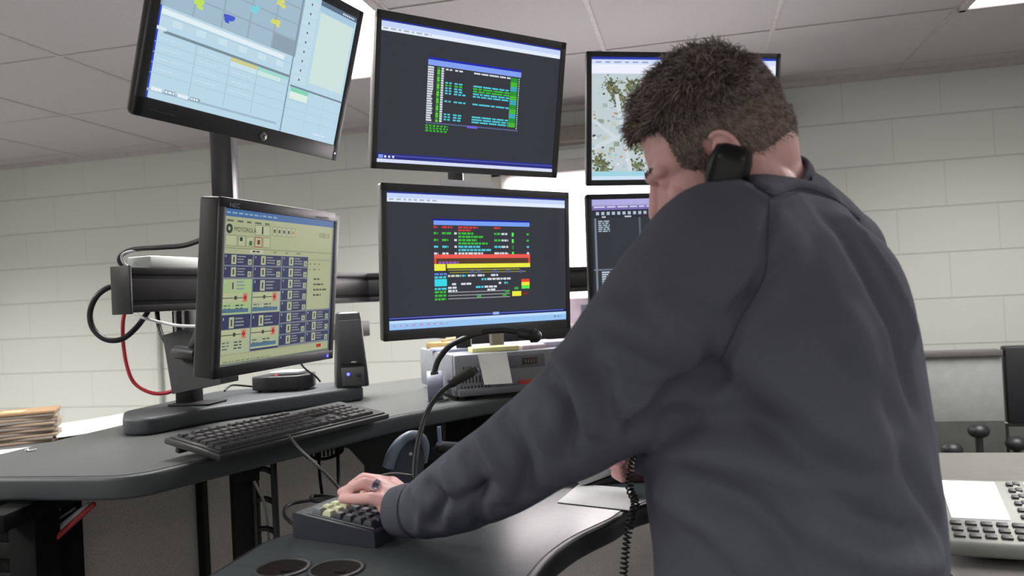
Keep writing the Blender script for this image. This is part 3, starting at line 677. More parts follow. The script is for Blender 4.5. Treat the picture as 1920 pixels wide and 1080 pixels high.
# ================================================================ keyboard
kn0 = Vector((-.825, 1.215, UZ+.008)); kr = Vector((.137, .455, 0)).normalized(); kl = .472
kb_ = Vector((-kr.y, kr.x, 0)); tilt = math.atan(.024/.155)
kbv = (kb_*math.cos(tilt)+U0*math.sin(tilt)); kz = kr.cross(kbv)
KM = Matrix(((kr.x, kbv.x, kz.x, kn0.x), (kr.y, kbv.y, kz.y, kn0.y), (kr.z, kbv.z, kz.z, kn0.z), (0, 0, 0, 1)))
kb = empty('keyboard', KM, 'full-size black keyboard lying on the raised desk in front of the platform', 'keyboard')
m_ = MB().use(BLK).box((kl/2, .0775, .003), (kl, .155, .012), bev=.003)
m_.box((kl/2, .0775, .010), (kl-.012, .138, .005), bev=.002)
m_.build('case', kb)
KEY = mat('key_black', (44, 44, 47), .35)
def key(x, y, w, d):
    q = MB().use(KEY); a = .0015; b = .003
    x0, x1, y0, y1 = x+.0008, x+w-.0008, y+.0008, y+d-.0008; z0, z1 = .0115, .0185
    q.loft([[(x0, y0, z0), (x1, y0, z0), (x1, y1, z0), (x0, y1, z0)], [(x0+a, y0+a, z1-.001), (x1-a, y0+a, z1-.001), (x1-a, y1-a, z1-.001), (x0+a, y1-a, z1-.001)], [(x0+b, y0+b, z1), (x1-b, y0+b, z1), (x1-b, y1-b, z1), (x0+b, y1-b, z1)]])
    q.build('key', kb, ang=25)
u = .0187; x0 = .012
rows = [[1.25, 1.25, 1.25, 6.25, 1.25, 1.25, 1.25, 1.25], [2.25]+[1]*10+[2.75], [1.75]+[1]*11+[2.25], [1.5]+[1]*12+[1.5], [1]*13+[2]]
for r_, row_ in enumerate(rows):
    x = x0
    for w_ in row_: key(x, .014+r_*.0205, w_*u, .0195); x += w_*u
for k in range(13): key(x0+(k*1.0+(k > 0)*.6+(k > 4)*.5+(k > 8)*.5)*u*1.0 if k < 13 else 0, .014+5*.0205+.004, u*.95, .0165)
nx = x0+15.25*u
for r_ in (3, 4):
    for k in range(3): key(nx+k*u, .014+r_*.0205, u, .0195)
for k in range(3): key(nx+k*u, .014, u, .0195)
key(nx+u, .014+.0205, u, .0195)
px_ = nx+3.25*u
for r_ in range(5):
    for k in range(4):
        if (r_ == 0 and k == 1) or px_+(k+1)*u > kl-.004 and False: continue
        key(px_+k*u, .014+r_*.0205, u*(2 if (r_ == 0 and k == 0) else 1), .0195)
for x in (.035, kl-.035): MB().use(BLK).box((x, .142, -.012), (.03, .012, .02), bev=.002).build('foot', kb)
cable('thin black keyboard cable dropping from the raised desk edge to the keypad', [P(540, 815, 1.50), P(560, 840, 1.42), P(590, 868, 1.38), P(615, 893, 1.36), P(636, 918, 1.35), P(640, 945, 1.36), onz(620, 952, LZ+.004)], .0026, CABLE)

# ================================================================ computer speaker
sb = onz(645, 727, PZ)
M = Matrix.Translation((sb.x, sb.y+.05, PZ)) @ Matrix.Rotation(rad(30), 4, 'Z')
sp_ = empty('computer_speaker', M, 'tall black computer speaker with a blue power light on the platform', 'speaker')
def rr(cx, cy, w, d, z, r=.01, n=4):
    out = []
    for sx, sy, a0 in ((1, 1, 0), (-1, 1, 90), (-1, -1, 180), (1, -1, 270)):
        for k in range(n+1):
            a = rad(a0+90*k/n); out.append(Vector((cx+sx*(w/2-r)+math.cos(a)*r, cy+sy*(d/2-r)+math.sin(a)*r, z)))
    return out
m_ = MB().use(BLK).loft([rr(0, 0, .088, .10, 0), rr(0, 0, .09, .104, .006), rr(0, .004, .088, .100, .04), rr(0, .016, .070, .078, .19), rr(0, .018, .066, .072, .207), rr(0, .018, .054, .06, .211)])
m_.build('cabinet', sp_)
tn = (.086-.036)/.15
Mg = Matrix.Translation((0, -.0475, .115)) @ Matrix.Rotation(rad(-8.5), 4, 'X')
MB().use(mat('speaker_grille_cloth', (44, 44, 48), .85, ns=900, var=.3, bump=.6, bs=1500)).box((0, .003, .012), (.064, .006, .125), bev=.002).build('grille', sp_, M=Mg)
cpn = MB().use(BLK2).box((0, .001, -.085), (.062, .006, .05), bev=.001).build('control_panel', sp_, M=Mg)
MB().use(emi((70, 70, 255), 7)).cyl((-.013, -.003, -.078), (-.013, -.0045, -.078), .0042, seg=16).build('power_light', cpn)
MB().use(BLK).cyl((.016, -.002, -.080), (.016, -.009, -.080), .0065, seg=20, bev=.001).build('volume_knob', cpn)
MB().use(LET).box((.004, -.003, -.045), (.014, .001, .004)).build('badge', sp_, M=Mg)

# ================================================================ small black box with papers on top (under the square monitor)
bc = onz(520, 731, PZ+.006)
M = Matrix.Translation((bc.x, bc.y+.05, PZ)) @ Matrix.Rotation(rad(8), 4, 'Z')
bx = empty('adapter_box', M, 'low black six-sided box with a red light under the square monitor', 'device')
hx = [(-.082, -.05), (-.03, -.068), (.06, -.055), (.085, -.01), (.07, .05), (-.07, .05)]
MB().use(BLK).prism(round_poly(hx, .012), .006, .044, bev=.004).build('case', bx)
for x, y in ((-.06, -.045), (.055, -.045), (.05, .035), (-.05, .035)): MB().use(BLK).cyl((x, y, 0), (x, y, .007), .007).build('foot', bx)
MB().use(emi((255, 60, 60), 4)).cyl((-.02, -.02, .0435), (-.02, -.02, .0462), .0035, seg=12).build('indicator_light', bx)
w_ = MB().use(WHT).prism([(-.035, -.035), (.05, -.04), (.06, .02), (-.02, .035)], .0465, .054, bev=.001).build('note_pad')
w_.matrix_world = M; tag(w_, 'white note pad lying on the low black box under the square monitor', 'pad')
cable('thin black cable trailing left from the low black box', [M @ Vector((-.08, .0, .01)), P(440, 722, 2.12), P(428, 726, 2.1), P(421, 733, 2.08)], .0028, CABLE)
cable('thin black cable hanging behind the square monitor onto the note pad', [P(560, 665, 2.1), P(566, 684, 2.1), P(578, 696, 2.1), P(592, 706, 2.12), P(601, 716, 2.12)], .0028, CABLE)

# ================================================================ grey desktop box
g0 = Vector((-.63, 1.972, UZ)); gx = Vector((math.cos(rad(32)), math.sin(rad(32)), 0)); gy = Vector((-gx.y, gx.x, 0)); gd = .40; gw = .43; gh = .112
GM = Matrix(((gx.x, gy.x, 0, g0.x), (gx.y, gy.y, 0, g0.y), (0, 0, 1, UZ), (0, 0, 0, 1)))
gb_ = empty('desktop_box', GM, 'light grey desktop electronics box with vents and a white note on its front', 'electronics box')
GRY = mat('grey_case', (132, 134, 140), .5, bump=.1, bs=500); GRY2 = mat('grey_case_dark', (104, 106, 112), .5)
m_ = MB().use(GRY).box((gw/2, gd/2, .012+gh/2), (gw, gd, gh), bev=.005)
m_.build('case', gb_)
m_ = MB().use(GRY).box((gw/2, -.006, .012+gh*.56), (gw-.006, .016, gh*.86), bev=.005)
m_.use(GRY2).box((gw/2, -.012, .022), (gw-.02, .02, .02), bev=.004)
m_.build('front_panel', gb_)
m_ = MB().use(BLKM)
for r_ in range(3):
    for k in range(9):
        m_.box((.02+k*.0095+r_*.004, -.0148, .030+.012*0+r_*.026), (.0028, .001, .018), Matrix.Identity(4))
m_.build('vent_slots', gb_)
MB().use(GRY2).box((.20, -.0145, .094), (.12, .002, .034), bev=.001).build('badge_recess', gb_)
q = MB().use(mat('dark_badge', (70, 44, 44), .5)).box((.215, -.016, .094), (.044, .002, .018), bev=.0008)
q.use(GRY)
for k in range(4): q.box((.203+k*.0085, -.0172, .093), (.0022, .0008, .009))
q.build('badge', gb_)
MB().use(mat('red_label', (186, 66, 56), .5)).box((.205, -.0160, .036), (.052, .0022, .014), bev=.001).build('red_label', gb_)
for x, y in ((.03, .03), (gw-.03, .03), (gw-.03, gd-.03), (.03, gd-.03)): MB().use(BLK).cyl((x, y, 0.0005), (x, y, .014), .012).build('foot', gb_)
nt_ = MB().use(mat('bright_white_paper', (244, 246, 246), .6, var=.02))
pts = [(.068, -.0155, .123), (.150, -.0155, .122), (.158, -.028, .038), (.080, -.024, .040)]
nt_.loft([[Vector(p) for p in pts], [Vector(p)+Vector((0, -.0008, 0)) for p in pts]])
n_ = nt_.build('paper_note', None, M=GM.copy()); tag(n_, 'white paper note taped to the front of the grey desktop box', 'note')
# papers and things on the grey box
def slab(name, c, w, d, h, a, m, label, cat, bev=.001, group=None):
    o = MB().use(m).box((0, 0, h/2), (w, d, h), bev=bev).build(name, None, M=GM @ Matrix.Translation(Vector(c)) @ Matrix.Rotation(rad(a), 4, 'Z'))
    return tag(o, label, cat, group)
tz = .012+gh+.0005
YEL = mat('yellow_pad', (214, 214, 150), .7); LAV = mat('lavender_paper', (190, 184, 210), .7); PNK = mat('pink_paper', (222, 200, 212), .7); TAN = mat('tan_card', (176, 148, 96), .7)
slab('paper_pad', (.13, .04, tz), .13, .07, .012, -6, YEL, 'yellow paper pad on the grey box above the white note', 'pad')
slab('paper_pad', (.235, .05, tz), .075, .08, .010, 8, PNK, 'pink paper pad on the grey box right of the yellow pad', 'pad')
slab('paper_stack', (.345, .08, tz), .13, .11, .014, -4, LAV, 'lavender papers on the grey box nearest the man', 'papers')
slab('paper_stack', (.05, .17, tz), .09, .13, .008, 12, mat('pale_blue_paper', (170, 178, 204), .7), 'pale blue papers on the left side of the grey box top', 'papers')
slab('card_stack', (.06, .30, tz), .07, .1, .018, 30, TAN, 'tan cards stacked at the back left of the grey box', 'cards')
t = slab('metal_bracket', (.17, .13, tz), .035, .03, .05, 0, mat('olive_grey_metal', (110, 108, 98), .5), 'small olive-grey block standing on the grey box behind the yellow pad', 'block')
for k, (a, b) in enumerate((((.03, .22), (.10, .30)), ((.05, .26), (.0, .33)), ((.09, .22), (.02, .28)), ((.07, .33), (.13, .25)))):
    o = MB().use([mat('pen_yellow', (200, 160, 80), .4), BLK, mat('pen_wood', (170, 130, 90), .5), CHR][k]).cyl(GM @ Vector((*a, tz+.026+.008*k)), GM @ Vector((*b, tz+.030+.008*k)), .0038, seg=8).build('pen')
    tag(o, ['yellow pen on the clutter at the left of the grey box top', 'black pen on the clutter at the left of the grey box top', 'wooden pencil on the clutter at the left of the grey box top', 'silver pen on the clutter at the left of the grey box top'][k], 'pen')
# microphone with round grey base
mc = onz(812, 752, UZ); ax_ = Vector((math.cos(rad(20)), math.sin(rad(20)), 0))
mic = empty('gooseneck_microphone', (mc.x, mc.y, UZ), 'black gooseneck microphone rising from a round blue-grey base', 'microphone')
VIO = mat('blue_grey_plastic', (122, 124, 144), .5)
c0 = Vector((mc.x, mc.y, UZ+.041))
put(MB().use(VIO).cyl(c0-ax_*.014, c0+ax_*.028, .0405, seg=40, bev=.003), 'base', mic)
put(MB().use(VIO).box((mc.x+.012, mc.y+.004, UZ+.002), (.05, .04, .004), bev=.001), 'base_foot', mic)
gp = smooth_path([P(814, 700, 1.97), P(822, 675, 1.97), P(842, 650, 1.96), P(872, 634, 1.95), P(905, 623, 1.93), P(940, 619, 1.92), P(975, 623, 1.91)], 12)
put(MB().use(BLK).tube(gp, .0075, 12), 'gooseneck', mic)
put(MB().use(BLK).cyl(P(815, 702, 1.97), P(814, 696, 1.97), .011, .009), 'collar', mic)
a_ = P(972, 623, 1.91); b_ = P(1004, 630, 1.90)
put(MB().use(mat('gunmetal', (70, 70, 70), .35, metal=.7)).cyl(a_, a_.lerp(b_, .75), .0145, seg=24, bev=.002), 'sleeve', mic)
m_ = MB().use(BLK).cyl(a_.lerp(b_, .75), b_, .018, seg=24, bev=.004)
m_.cyl(a_.lerp(b_, .82), a_.lerp(b_, .86), .0188, seg=24); m_.sph(b_, (.016, .016, .016))
put(m_, 'microphone_head', mic)
# slim gooseneck from the lower desk
sg = empty('slim_gooseneck_microphone', onz(782, 935, LZ), 'slim black gooseneck microphone curving up from the lower desk beside the hand', 'microphone')
gp = smooth_path([onz(782, 935, LZ), P(777, 900, 1.48), P(779, 860, 1.50), P(787, 815, 1.53), P(800, 775, 1.56), P(820, 742, 1.58), P(846, 719, 1.59)], 12)
put(MB().use(BLK).tube(gp, .0055, 12), 'gooseneck', sg)
put(MB().use(BLK).cyl(onz(782, 935, LZ), onz(782, 935, LZ)+U0*.012, .022, seg=28, bev=.003), 'base', sg)
a_ = P(842, 721, 1.59); b_ = P(895, 690, 1.60)
put(MB().use(BLK).cyl(a_, a_.lerp(b_, .2), .009, .011, seg=20, bev=.002), 'knuckle', sg)
put(MB().use(mat('mic_foam', (52, 52, 50), .8, bump=.4, bs=900)).cap(a_.lerp(b_, .2), a_.lerp(b_, .78), .0095, .0115), 'windscreen', sg)
put(MB().use(BLK2).cyl(a_.lerp(b_, .78), b_, .0105, .008, seg=20, bev=.002), 'tip', sg)

# ================================================================ side table with paper stacks at far left
tb = empty('side_table', (-2.2, 2.0, 0), 'grey side table beyond the left edge of the console desk', 'table')
TZ = 1.04
put(MB().use(DESK).box((-2.02, 1.72, TZ-.015), (1.14, .9, .03), bev=.004), 'tabletop', tb)
for x, y in ((-2.5, 1.35), (-1.5, 1.35), (-2.5, 2.1), (-1.5, 2.1)): put(MB().use(BLKM).box((x, y, (TZ-.03)/2), (.05, .05, TZ-.03)), 'leg', tb)
ENV = [mat('manila_brown', (140, 112, 84), .8, ns=40), mat('manila_pale', (142, 124, 106), .8, ns=40), mat('grey_card', (128, 118, 110), .8, ns=40)]
c = onz(35, 836, TZ); z = TZ
for k in range(11):
    h_ = .0085; a = rad(random.uniform(-7, 7)+38)
    o = MB().use(ENV[0] if k == 10 else ENV[1+k % 2]).box((0, 0, h_/2), (.20, .13, h_-.0008), bev=.0016).build('folder', None, M=Matrix.Translation((c.x-.055+random.uniform(-.004, .004), c.y+.06, z)) @ Matrix.Rotation(a, 4, 'Z')); z += h_
    if k == 10: tag(o, 'brown folder topmost in the stack at far left, under a yellow sticky note', 'folder', 'folders in the stack at far left')
    else: tag(o, 'pale card folder inside the stack at the far left', 'folder', 'folders in the stack at far left')
o = MB().use(mat('sticky_yellow', (196, 182, 132), .7)).box((0, 0, .0008), (.06, .045, .0014)).build('sticky_note', None, M=Matrix.Translation((c.x-.05, c.y+.035, z)) @ Matrix.Rotation(rad(20), 4, 'Z'))
tag(o, 'yellow sticky note on top of the brown folder stack at far left', 'note')
def sheet(px, py, w, d, a, label, zz=TZ+.001, lift=0.):
    c = onz(px, py, zz); q = MB().use(WHT)
    n = 6; g = [[Vector((w*(i/n-.5), d*(j/n-.5), lift*(i/n)**2)) for i in range(n+1)] for j in range(n+1)]
    top = [[q.bm.verts.new(p+U0*.0008) for p in r] for r in g]; bot = [[q.bm.verts.new(p) for p in r] for r in g]
    for j in range(n):
        for i in range(n):
            q.bm.faces.new([top[j][i], top[j][i+1], top[j+1][i+1], top[j+1][i]]); q.bm.faces.new([bot[j][i], bot[j+1][i], bot[j+1][i+1], bot[j][i+1]])
    o = q.build('paper_sheet', None, M=Matrix.Translation(c) @ Matrix.Rotation(rad(a), 4, 'Z'))
    return tag(o, label, 'paper')
sheet(48, 848, .26, .16, 30, 'white sheet of paper in front of the folder stack at far left', lift=.006)
sheet(190, 797, .30, .34, 52, 'white sheets of paper by the wall between the folder stack and the platform', TZ+.012, .012)
# scrap on the desk
sc = onz(48, 845, UZ+.0006)
o = MB().use(WHT).tube([sc, sc+Vector((.012, -.006, .004)), sc+Vector((.02, -.012, .002)), sc+Vector((.034, -.006, .004))], .0022, 6).build('paper_scrap')
tag(o, 'tiny white paper scrap on the desk top at far left', 'scrap')

# ================================================================ under the desks
# black rack and slanting trays under the left end
rk = empty('equipment_rack', P(30, 1030, 1.5), 'black slotted equipment rack under the far left end of the desk', 'rack')
ra = P(24, 1030, 1.45)
put(MB().use(BLKX).box((ra.x-.09, ra.y+.05, .55), (.26, .16, 1.06), bev=.004), 'frame', rk)
for i, zz in enumerate((1.035, .985, .93, .87)):
    put(MB().use(BLKM).box((ra.x-.09, ra.y-.034, zz), (.25, .01, .03), bev=.003), 'front_panel', rk)
m_ = MB().use(mat('slot_grey', (96, 96, 98), .6))
for k in range(6): m_.box((ra.x-.12+k*.04, ra.y-.041, .905), (.010, .004, .026), Matrix.Identity(4), bev=.001)
put(m_, 'slot_strip', rk)
for k, (a, b, mm, r_, lb) in enumerate((((175, 946), (86, 1026), mat('red_strap', (150, 38, 42), .6), .005, 'red strap slanting down under the left end of the desk'),
                                     ((165, 948), (84, 1012), mat('white_tray_edge', (180, 184, 192), .5), .006, 'white tray edge slanting beside the red strap under the desk'),
                                     ((140, 953), (82, 990), mat('pale_rod', (120, 120, 118), .5), .0025, 'upper pale rod slanting under the left end of the desk'),
                                     ((112, 955), (82, 974), mat('pale_rod', (120, 120, 118), .5), .002, 'short topmost pale rod slanting under the left end of the desk'))):
    o = MB().use(mm).cap(P(*a, 1.42+.02*k), P(*b, 1.40+.02*k), r_, r_).build('strap' if k == 0 else 'tray_edge' if k == 1 else 'rod')
    tag(o, lb, ['strap', 'tray', 'rod', 'rod'][k])
# cable comb under the desk
cb = empty('cable_comb', P(600, 845, 1.72), 'black cable comb with pale teeth gaps under the desk edge below the keyboard', 'cable comb')
ca = P(572, 850, 1.72); cbb = P(640, 842, 1.86); dd = (cbb-ca).normalized()
put(MB().use(BLKM).tube(smooth_path([ca+U0*.012, ca-U0*.004, ca.lerp(cbb, .5)-U0*.018, cbb-U0*.006, cbb+U0*.014], 6), .004, 8), 'lower_bar', cb)
for k in range(9):
    p_ = ca.lerp(cbb, (k+.5)/9); put(MB().use(BLKM).cyl(p_-U0*.012, p_+U0*.018, .0035, .0028, seg=8), 'tooth', cb)
put(MB().use(mat('pale_tray', (190, 188, 184), .6)).obox(ca.lerp(cbb, .55)+Vector((-.02, .03, .006)), dd, Vector((-dd.y, dd.x, 0)).normalized(), U0, (.12, .004, .03)), 'tray', cb)
cable('left black cable hanging straight down from the cable comb', [P(597, 850, 1.74), P(599, 880, 1.70), P(601, 905, 1.66), P(604, 928, 1.6)], .0035, CABLE)
cable('right black cable hanging straight down from the cable comb', [P(633, 830, 1.80), P(634, 870, 1.72), P(635, 900, 1.6), P(637, 925, 1.5)], .0040, CABLE)
cable('black cable coiled flat on the lower desk behind the keypad', [onz(560, 990, LZ+.004), onz(534, 966, LZ+.005), onz(545, 945, LZ+.006), onz(600, 936, LZ+.006), onz(632, 934, LZ+.01), onz(590, 930, LZ+.006), onz(588, 939, LZ+.006), onz(650, 940, LZ+.008), onz(690, 938, LZ+.005)], .0036, CABLE)
cable('thin grey cable curving behind the knuckles of the hand', [P(704, 900, 1.42), P(716, 892, 1.43), P(740, 888, 1.45), P(775, 892, 1.5)], .0024, mat('grey_cable2', (96, 92, 88), .5))
# black lift mechanism with gusset
lm = empty('lift_mechanism', P(740, 860, 1.95), 'black sheet metal lift mechanism under the middle of the raised desk', 'desk mechanism')
g_ = [P(625, 832, 1.95), P(655, 842, 1.95), P(683, 873, 1.95), P(683, 940, 1.95), P(830, 940, 1.95), P(830, 780, 1.95), P(640, 805, 1.95)]
bk = FW*.08; bk.z = 0
zc_ = UZ-.041
g_ = [Vector((p.x, p.y, min(p.z, zc_))) for p in g_]
put(MB().use(BLKM).loft([g_, [p+bk for p in g_]]), 'side_plate', lm, ang=20)
g2 = [Vector((p.x, p.y, min(p.z, zc_))) for p in (P(815, 770, 2.12), P(815, 892, 2.12), P(985, 892, 2.3), P(985, 735, 2.3))]
put(MB().use(BLKX).loft([g2, [p+bk*.3 for p in g2]]), 'added_dark_plate', lm, ang=20)  # dark sheet added to block the bright gap under the desk
ag = empty('arched_guard', P(760, 860, 1.75), 'blue-grey arched plastic guard under the raised desk behind the slim microphone', 'guard')
BG = mat('slate_blue_plastic', (104, 114, 128), .5)
arc = smooth_path([P(728, 876, 1.76), P(736, 850, 1.76), P(752, 828, 1.77), P(772, 816, 1.78), P(790, 820, 1.80), P(798, 838, 1.81), P(795, 866, 1.82)], 8)
m_ = MB().use(BG); ww = [.013]*len(arc)
m_.tube(arc, [.014-.006*(i/len(arc)) for i in range(len(arc))], 14)
put(m_, 'rim', ag)
inner = [p for p in arc]+[P(790, 925, 1.80), P(735, 925, 1.76)]
put(MB().use(mat('dark_slate', (50, 56, 66), .5)).loft([inner, [p+bk*.12 for p in inner]]), 'shell', ag, ang=20)
put(MB().use(CHR).cyl(P(770, 851, 1.765), P(770, 851, 1.755), .004, seg=12), 'screw', ag)
# things on the shelf behind the forearm
sh = empty('phone_cradle', P(845, 850, 1.9), 'dark desk phone partly hidden behind the man\'s forearm, under the raised desk', 'phone')
c = P(850, 868, 1.93)
put(MB().use(mat('dark_blue_black', (30, 32, 40), .4)).box((c.x+.02, c.y, c.z+.03), (.16, .10, .035), bev=.008), 'base', sh)
put(MB().use(BLK).cap(P(826, 838, 1.88), P(885, 842, 1.9), .014, .014), 'handset', sh)
o = MB().use(mat('chrome_blue', (150, 160, 190), .25, metal=.6)).cyl(P(823, 800, 1.86), P(825, 834, 1.86), .005, seg=12).build('metal_rod'); tag(o, 'short bright metal rod hanging under the desk left of the man\'s forearm', 'rod')
slab_c = P(845, 885, 1.93)
o = MB().use(mat('khaki_folder', (120, 108, 78), .7)).box((slab_c.x+.03, slab_c.y, slab_c.z-.006), (.2, .12, .02), bev=.002).build('folder'); tag(o, 'khaki folder under the dark phone behind the man\'s forearm', 'folder')
o = MB().use(mat('dark_shelf', (40, 38, 36), .6)).box((slab_c.x+.1, slab_c.y+.03, slab_c.z-.03), (.5, .3, .02), bev=.003).build('shelf_board'); tag(o, 'dark shelf board under the khaki folder behind the forearm', 'shelf')
# crumpled tissue near the cuff
c = onz(790, 918, LZ)
q = MB().use(mat('pale_green_tissue', (150, 158, 140), .8)); b = bmesh.new(); bmesh.ops.create_icosphere(b, subdivisions=3, radius=.02)
for v in b.verts: v.co *= 1+.35*noise.noise(v.co*80); v.co.z *= .6
q._add(b, Matrix.Translation((c.x+.01, c.y, LZ+.011)))
tag(q.build('crumpled_paper'), 'small crumpled pale paper beside the sleeve on the lower desk', 'paper')

# ================================================================ on the lower desk behind the man
pz = [onz(1045, 942, LZ+.0012), onz(1180, 957, LZ+.0012), onz(1184, 916, LZ+.0012), onz(1086, 908, LZ+.0012)]
q = MB().use(mat('bright_white_paper', (244, 246, 246), .6, var=.02)).loft([pz, [p+U0*.0008 for p in pz]]); tag(q.build('paper_sheet', ang=20), 'white sheet of paper on the lower desk beside the coiled cord', 'paper')
c = onz(1140, 906, LZ)
nb = MB().use(mat('maroon_book', (70, 46, 50), .6)).box((c.x+.02, c.y+.055, LZ+.010), (.22, .10, .018), bev=.002).build('notebook'); tag(nb, 'dark maroon notebook behind the white sheet on the lower desk', 'notebook')
c = P(1135, 868, 1.55)
ph = empty('desk_phone_base', (c.x, c.y, LZ+.02), 'silver grey desk phone base visible between sleeve and body', 'phone')
axp = Vector((math.cos(rad(25)), math.sin(rad(25)), .25)).normalized(); ayp = Vector((-axp.y, axp.x, 0)).normalized(); azp = axp.cross(ayp)
put(MB().use(mat('silver_phone', (168, 172, 172), .4)).obox((c.x, c.y, c.z), axp, ayp, azp, (.15, .12, .02), bev=.006), 'body', ph)
put(MB().use(BLK).obox((c.x, c.y-.005, c.z-.022), axp, ayp, azp, (.14, .11, .02), bev=.004), 'stand', ph)
for k in range(3): put(MB().use(BLK).obox(c+axp*(-.03+.03*k)+azp*.011+ayp*-.02, axp, ayp, azp, (.018, .012, .004), bev=.001), 'key', ph)

# ================================================================ keypad
e1 = Vector((.97, -.26, 0)).normalized(); e2 = Vector((.26, .97, 0)).normalized()
k0 = Vector((-.644, 1.135, LZ+.001)); KL = .165; KD = .118; H0 = .040; H1 = .024
KP = Matrix(((e1.x, e2.x, 0, k0.x), (e1.y, e2.y, 0, k0.y), (0, 0, 1, k0.z), (0, 0, 0, 1)))
kp = empty('keypad', KP, 'black wedge-shaped keypad with pale green keys under the man\'s hand', 'keypad')
sl = (H1-H0)/KL
prof = [(0, 0), (KL, 0), (KL, H1-.002), (KL-.003, H1), (.004, H0), (0, H0-.003)]
q = MB().use(mat('keypad_charcoal', (48, 51, 60), .45, bump=.1, bs=600))
q.loft([[Vector((x, y, z)) for x, z in prof] for y in (0, KD)]); q.build('case', kp, ang=25)
KT = Matrix.Translation((0, 0, H0)) @ Matrix.Rotation(math.atan(-sl), 4, 'Y')
MB().use(mat('keypad_well', (34, 36, 42), .5)).box((KL/2+.01, KD/2, .0006), (KL-.04, KD-.02, .0016), bev=.0006).build('key_bed', kp, M=KT)
MB().use(mat('pale_trim', (120, 124, 128), .4)).tube([(.026, .008, .0016), (KL-.006, .008, .0016)], .0008, 6).build('bed_trim', kp, M=KT)
MB().use(mat('pale_trim', (120, 124, 128), .4)).box((.0145, KD*.42, .0006), (.003, .05, .0008)).build('label_strip', kp, M=KT)
PG = mat('pale_green_key', (210, 216, 178), .4); GK = mat('grey_key', (112, 114, 118), .4); DK = mat('dark_key', (62, 65, 74), .4)
for i in range(6):
    for j in range(5):
        x = .031+i*.0205; y = .013+j*.0192
        kd = GK if (i, j) == (0, 0) else PG if i < 2 or (i == 2 and j == 4) else DK
        if i == 0 and j == 4: kd = GK
        q = MB().use(kd); w = .0165; a = .0022
        f = lambda s_, z: [Vector((x+s_, y+s_, z)), Vector((x+w-s_, y+s_, z)), Vector((x+w-s_, y+w-s_, z)), Vector((x+s_, y+w-s_, z))]
        q.loft([f(0, .0012), f(.0004, .004), f(a, .0085), f(a+.001, .0092)])
        o = q.build('key', kp, M=KT, ang=25)
        if kd is PG: o['label'] = 'pale green key'
# ================================================================ right background
rd = empty('side_desk', (1.0, 1.9, 0), 'grey desk at the lower right behind the man carrying a lit phone', 'desk')
RZ = .9
put(MB().use(mat('right_desk_laminate', (112, 110, 106), .4)).box((1.15, 1.86, RZ-.02), (1.5, 1.1, .04), bev=.008), 'desktop', rd)
for x, y in ((.5, 1.4), (1.8, 1.4), (.5, 2.3), (1.8, 2.3)): put(MB().use(BLKM).box((x, y, (RZ-.04)/2), (.05, .05, RZ-.04)), 'leg', rd)
def desk_phone(px, py, a, label):
    c = onz(px, py, RZ)
    M = Matrix.Translation((c.x, c.y, RZ)) @ Matrix.Rotation(rad(a), 4, 'Z')
    t = empty('office_phone', M, label, 'phone', 'office phones on the right desk')
    T = M @ Matrix.Translation((0, 0, .012)) @ Matrix.Rotation(rad(17), 4, 'X')
    MB().use(mat('grey_phone', (150, 152, 146), .5)).box((0, .11, .012), (.165, .22, .03), bev=.01, seg=3).build('body', t, M=M.inverted() @ T)
    MB().use(BLK2).box((0, .17, .03), (.12, .10, .06), bev=.006).build('stand', t, M=Matrix.Identity(4))
    MB().use(emi((245, 243, 255), 2.2)).box((-.008, .142, .0285), (.092, .125, .003), bev=.001).build('screen', t, M=M.inverted() @ T)
    for i in range(5):
        for j in range(3): MB().use(BLK2).box((-.05+i*.024, .024+j*.019, .0285), (.017, .011, .004), bev=.001).build('key', t, M=M.inverted() @ T)
    for i in range(6):
        for sx in (-.067, .062): MB().use(BLK2).box((sx, .09+i*.022, .0285), (.011, .010, .004), bev=.001).build('key', t, M=M.inverted() @ T)
desk_phone(1868, 1062, -8, 'grey office phone with a glowing white screen at the lower right')
desk_phone(2052, 1072, -8, 'second office phone cut off by the right edge of the view')
# partition with light and dark halves
pt = empty('cubicle_partition', (1.3, 3.2, 0), 'low cubicle partition with a light grey upper panel right of the man', 'partition')
y_ = 3.2
t0 = onY(1738, 668, y_).z; t1 = onY(1738, 790, y_).z
xL = onY(1690, 700, y_).x; xR = onY(1876, 700, y_).x
put(MB().use(mat('light_grey_panel', (150, 152, 150), .6)).box(((xL+xR)/2, y_, (t0+t1)/2), (xR-xL, .04, t0-t1), bev=.003), 'upper_panel', pt)
put(MB().use(mat('rail_taupe', (92, 90, 88), .5)).box(((xL+xR)/2, y_-.005, t0+.008), (xR-xL, .06, .022), bev=.003), 'top_rail', pt)
put(MB().use(mat('dark_grey_fabric', (70, 71, 68), .9, bump=.4)).box(((xL+xR)/2, y_, t1/2), (xR-xL, .04, t1), bev=.003), 'lower_panel', pt)
bp_ = MB().use(mat('black_screen_panel', (26, 26, 30), .4)).box((xR+.30, y_, (t0+t1)/2+.01), (.58, .05, t0-t1+.04), bev=.008)
o = bp_.build('display_panel'); o.location = (0, 0, 0); tag(o, 'black display panel beside the light grey partition at the right edge', 'display')
db = MB().use(mat('dark_grey_fabric', (70, 71, 68), .9, bump=.4)).box((xR+.30, y_+.02, (t1-.02)/2), (.58, .08, t1-.02), bev=.004).build('filing_cabinet'); tag(db, 'dark low cabinet under the black display panel at the right edge', 'cabinet')
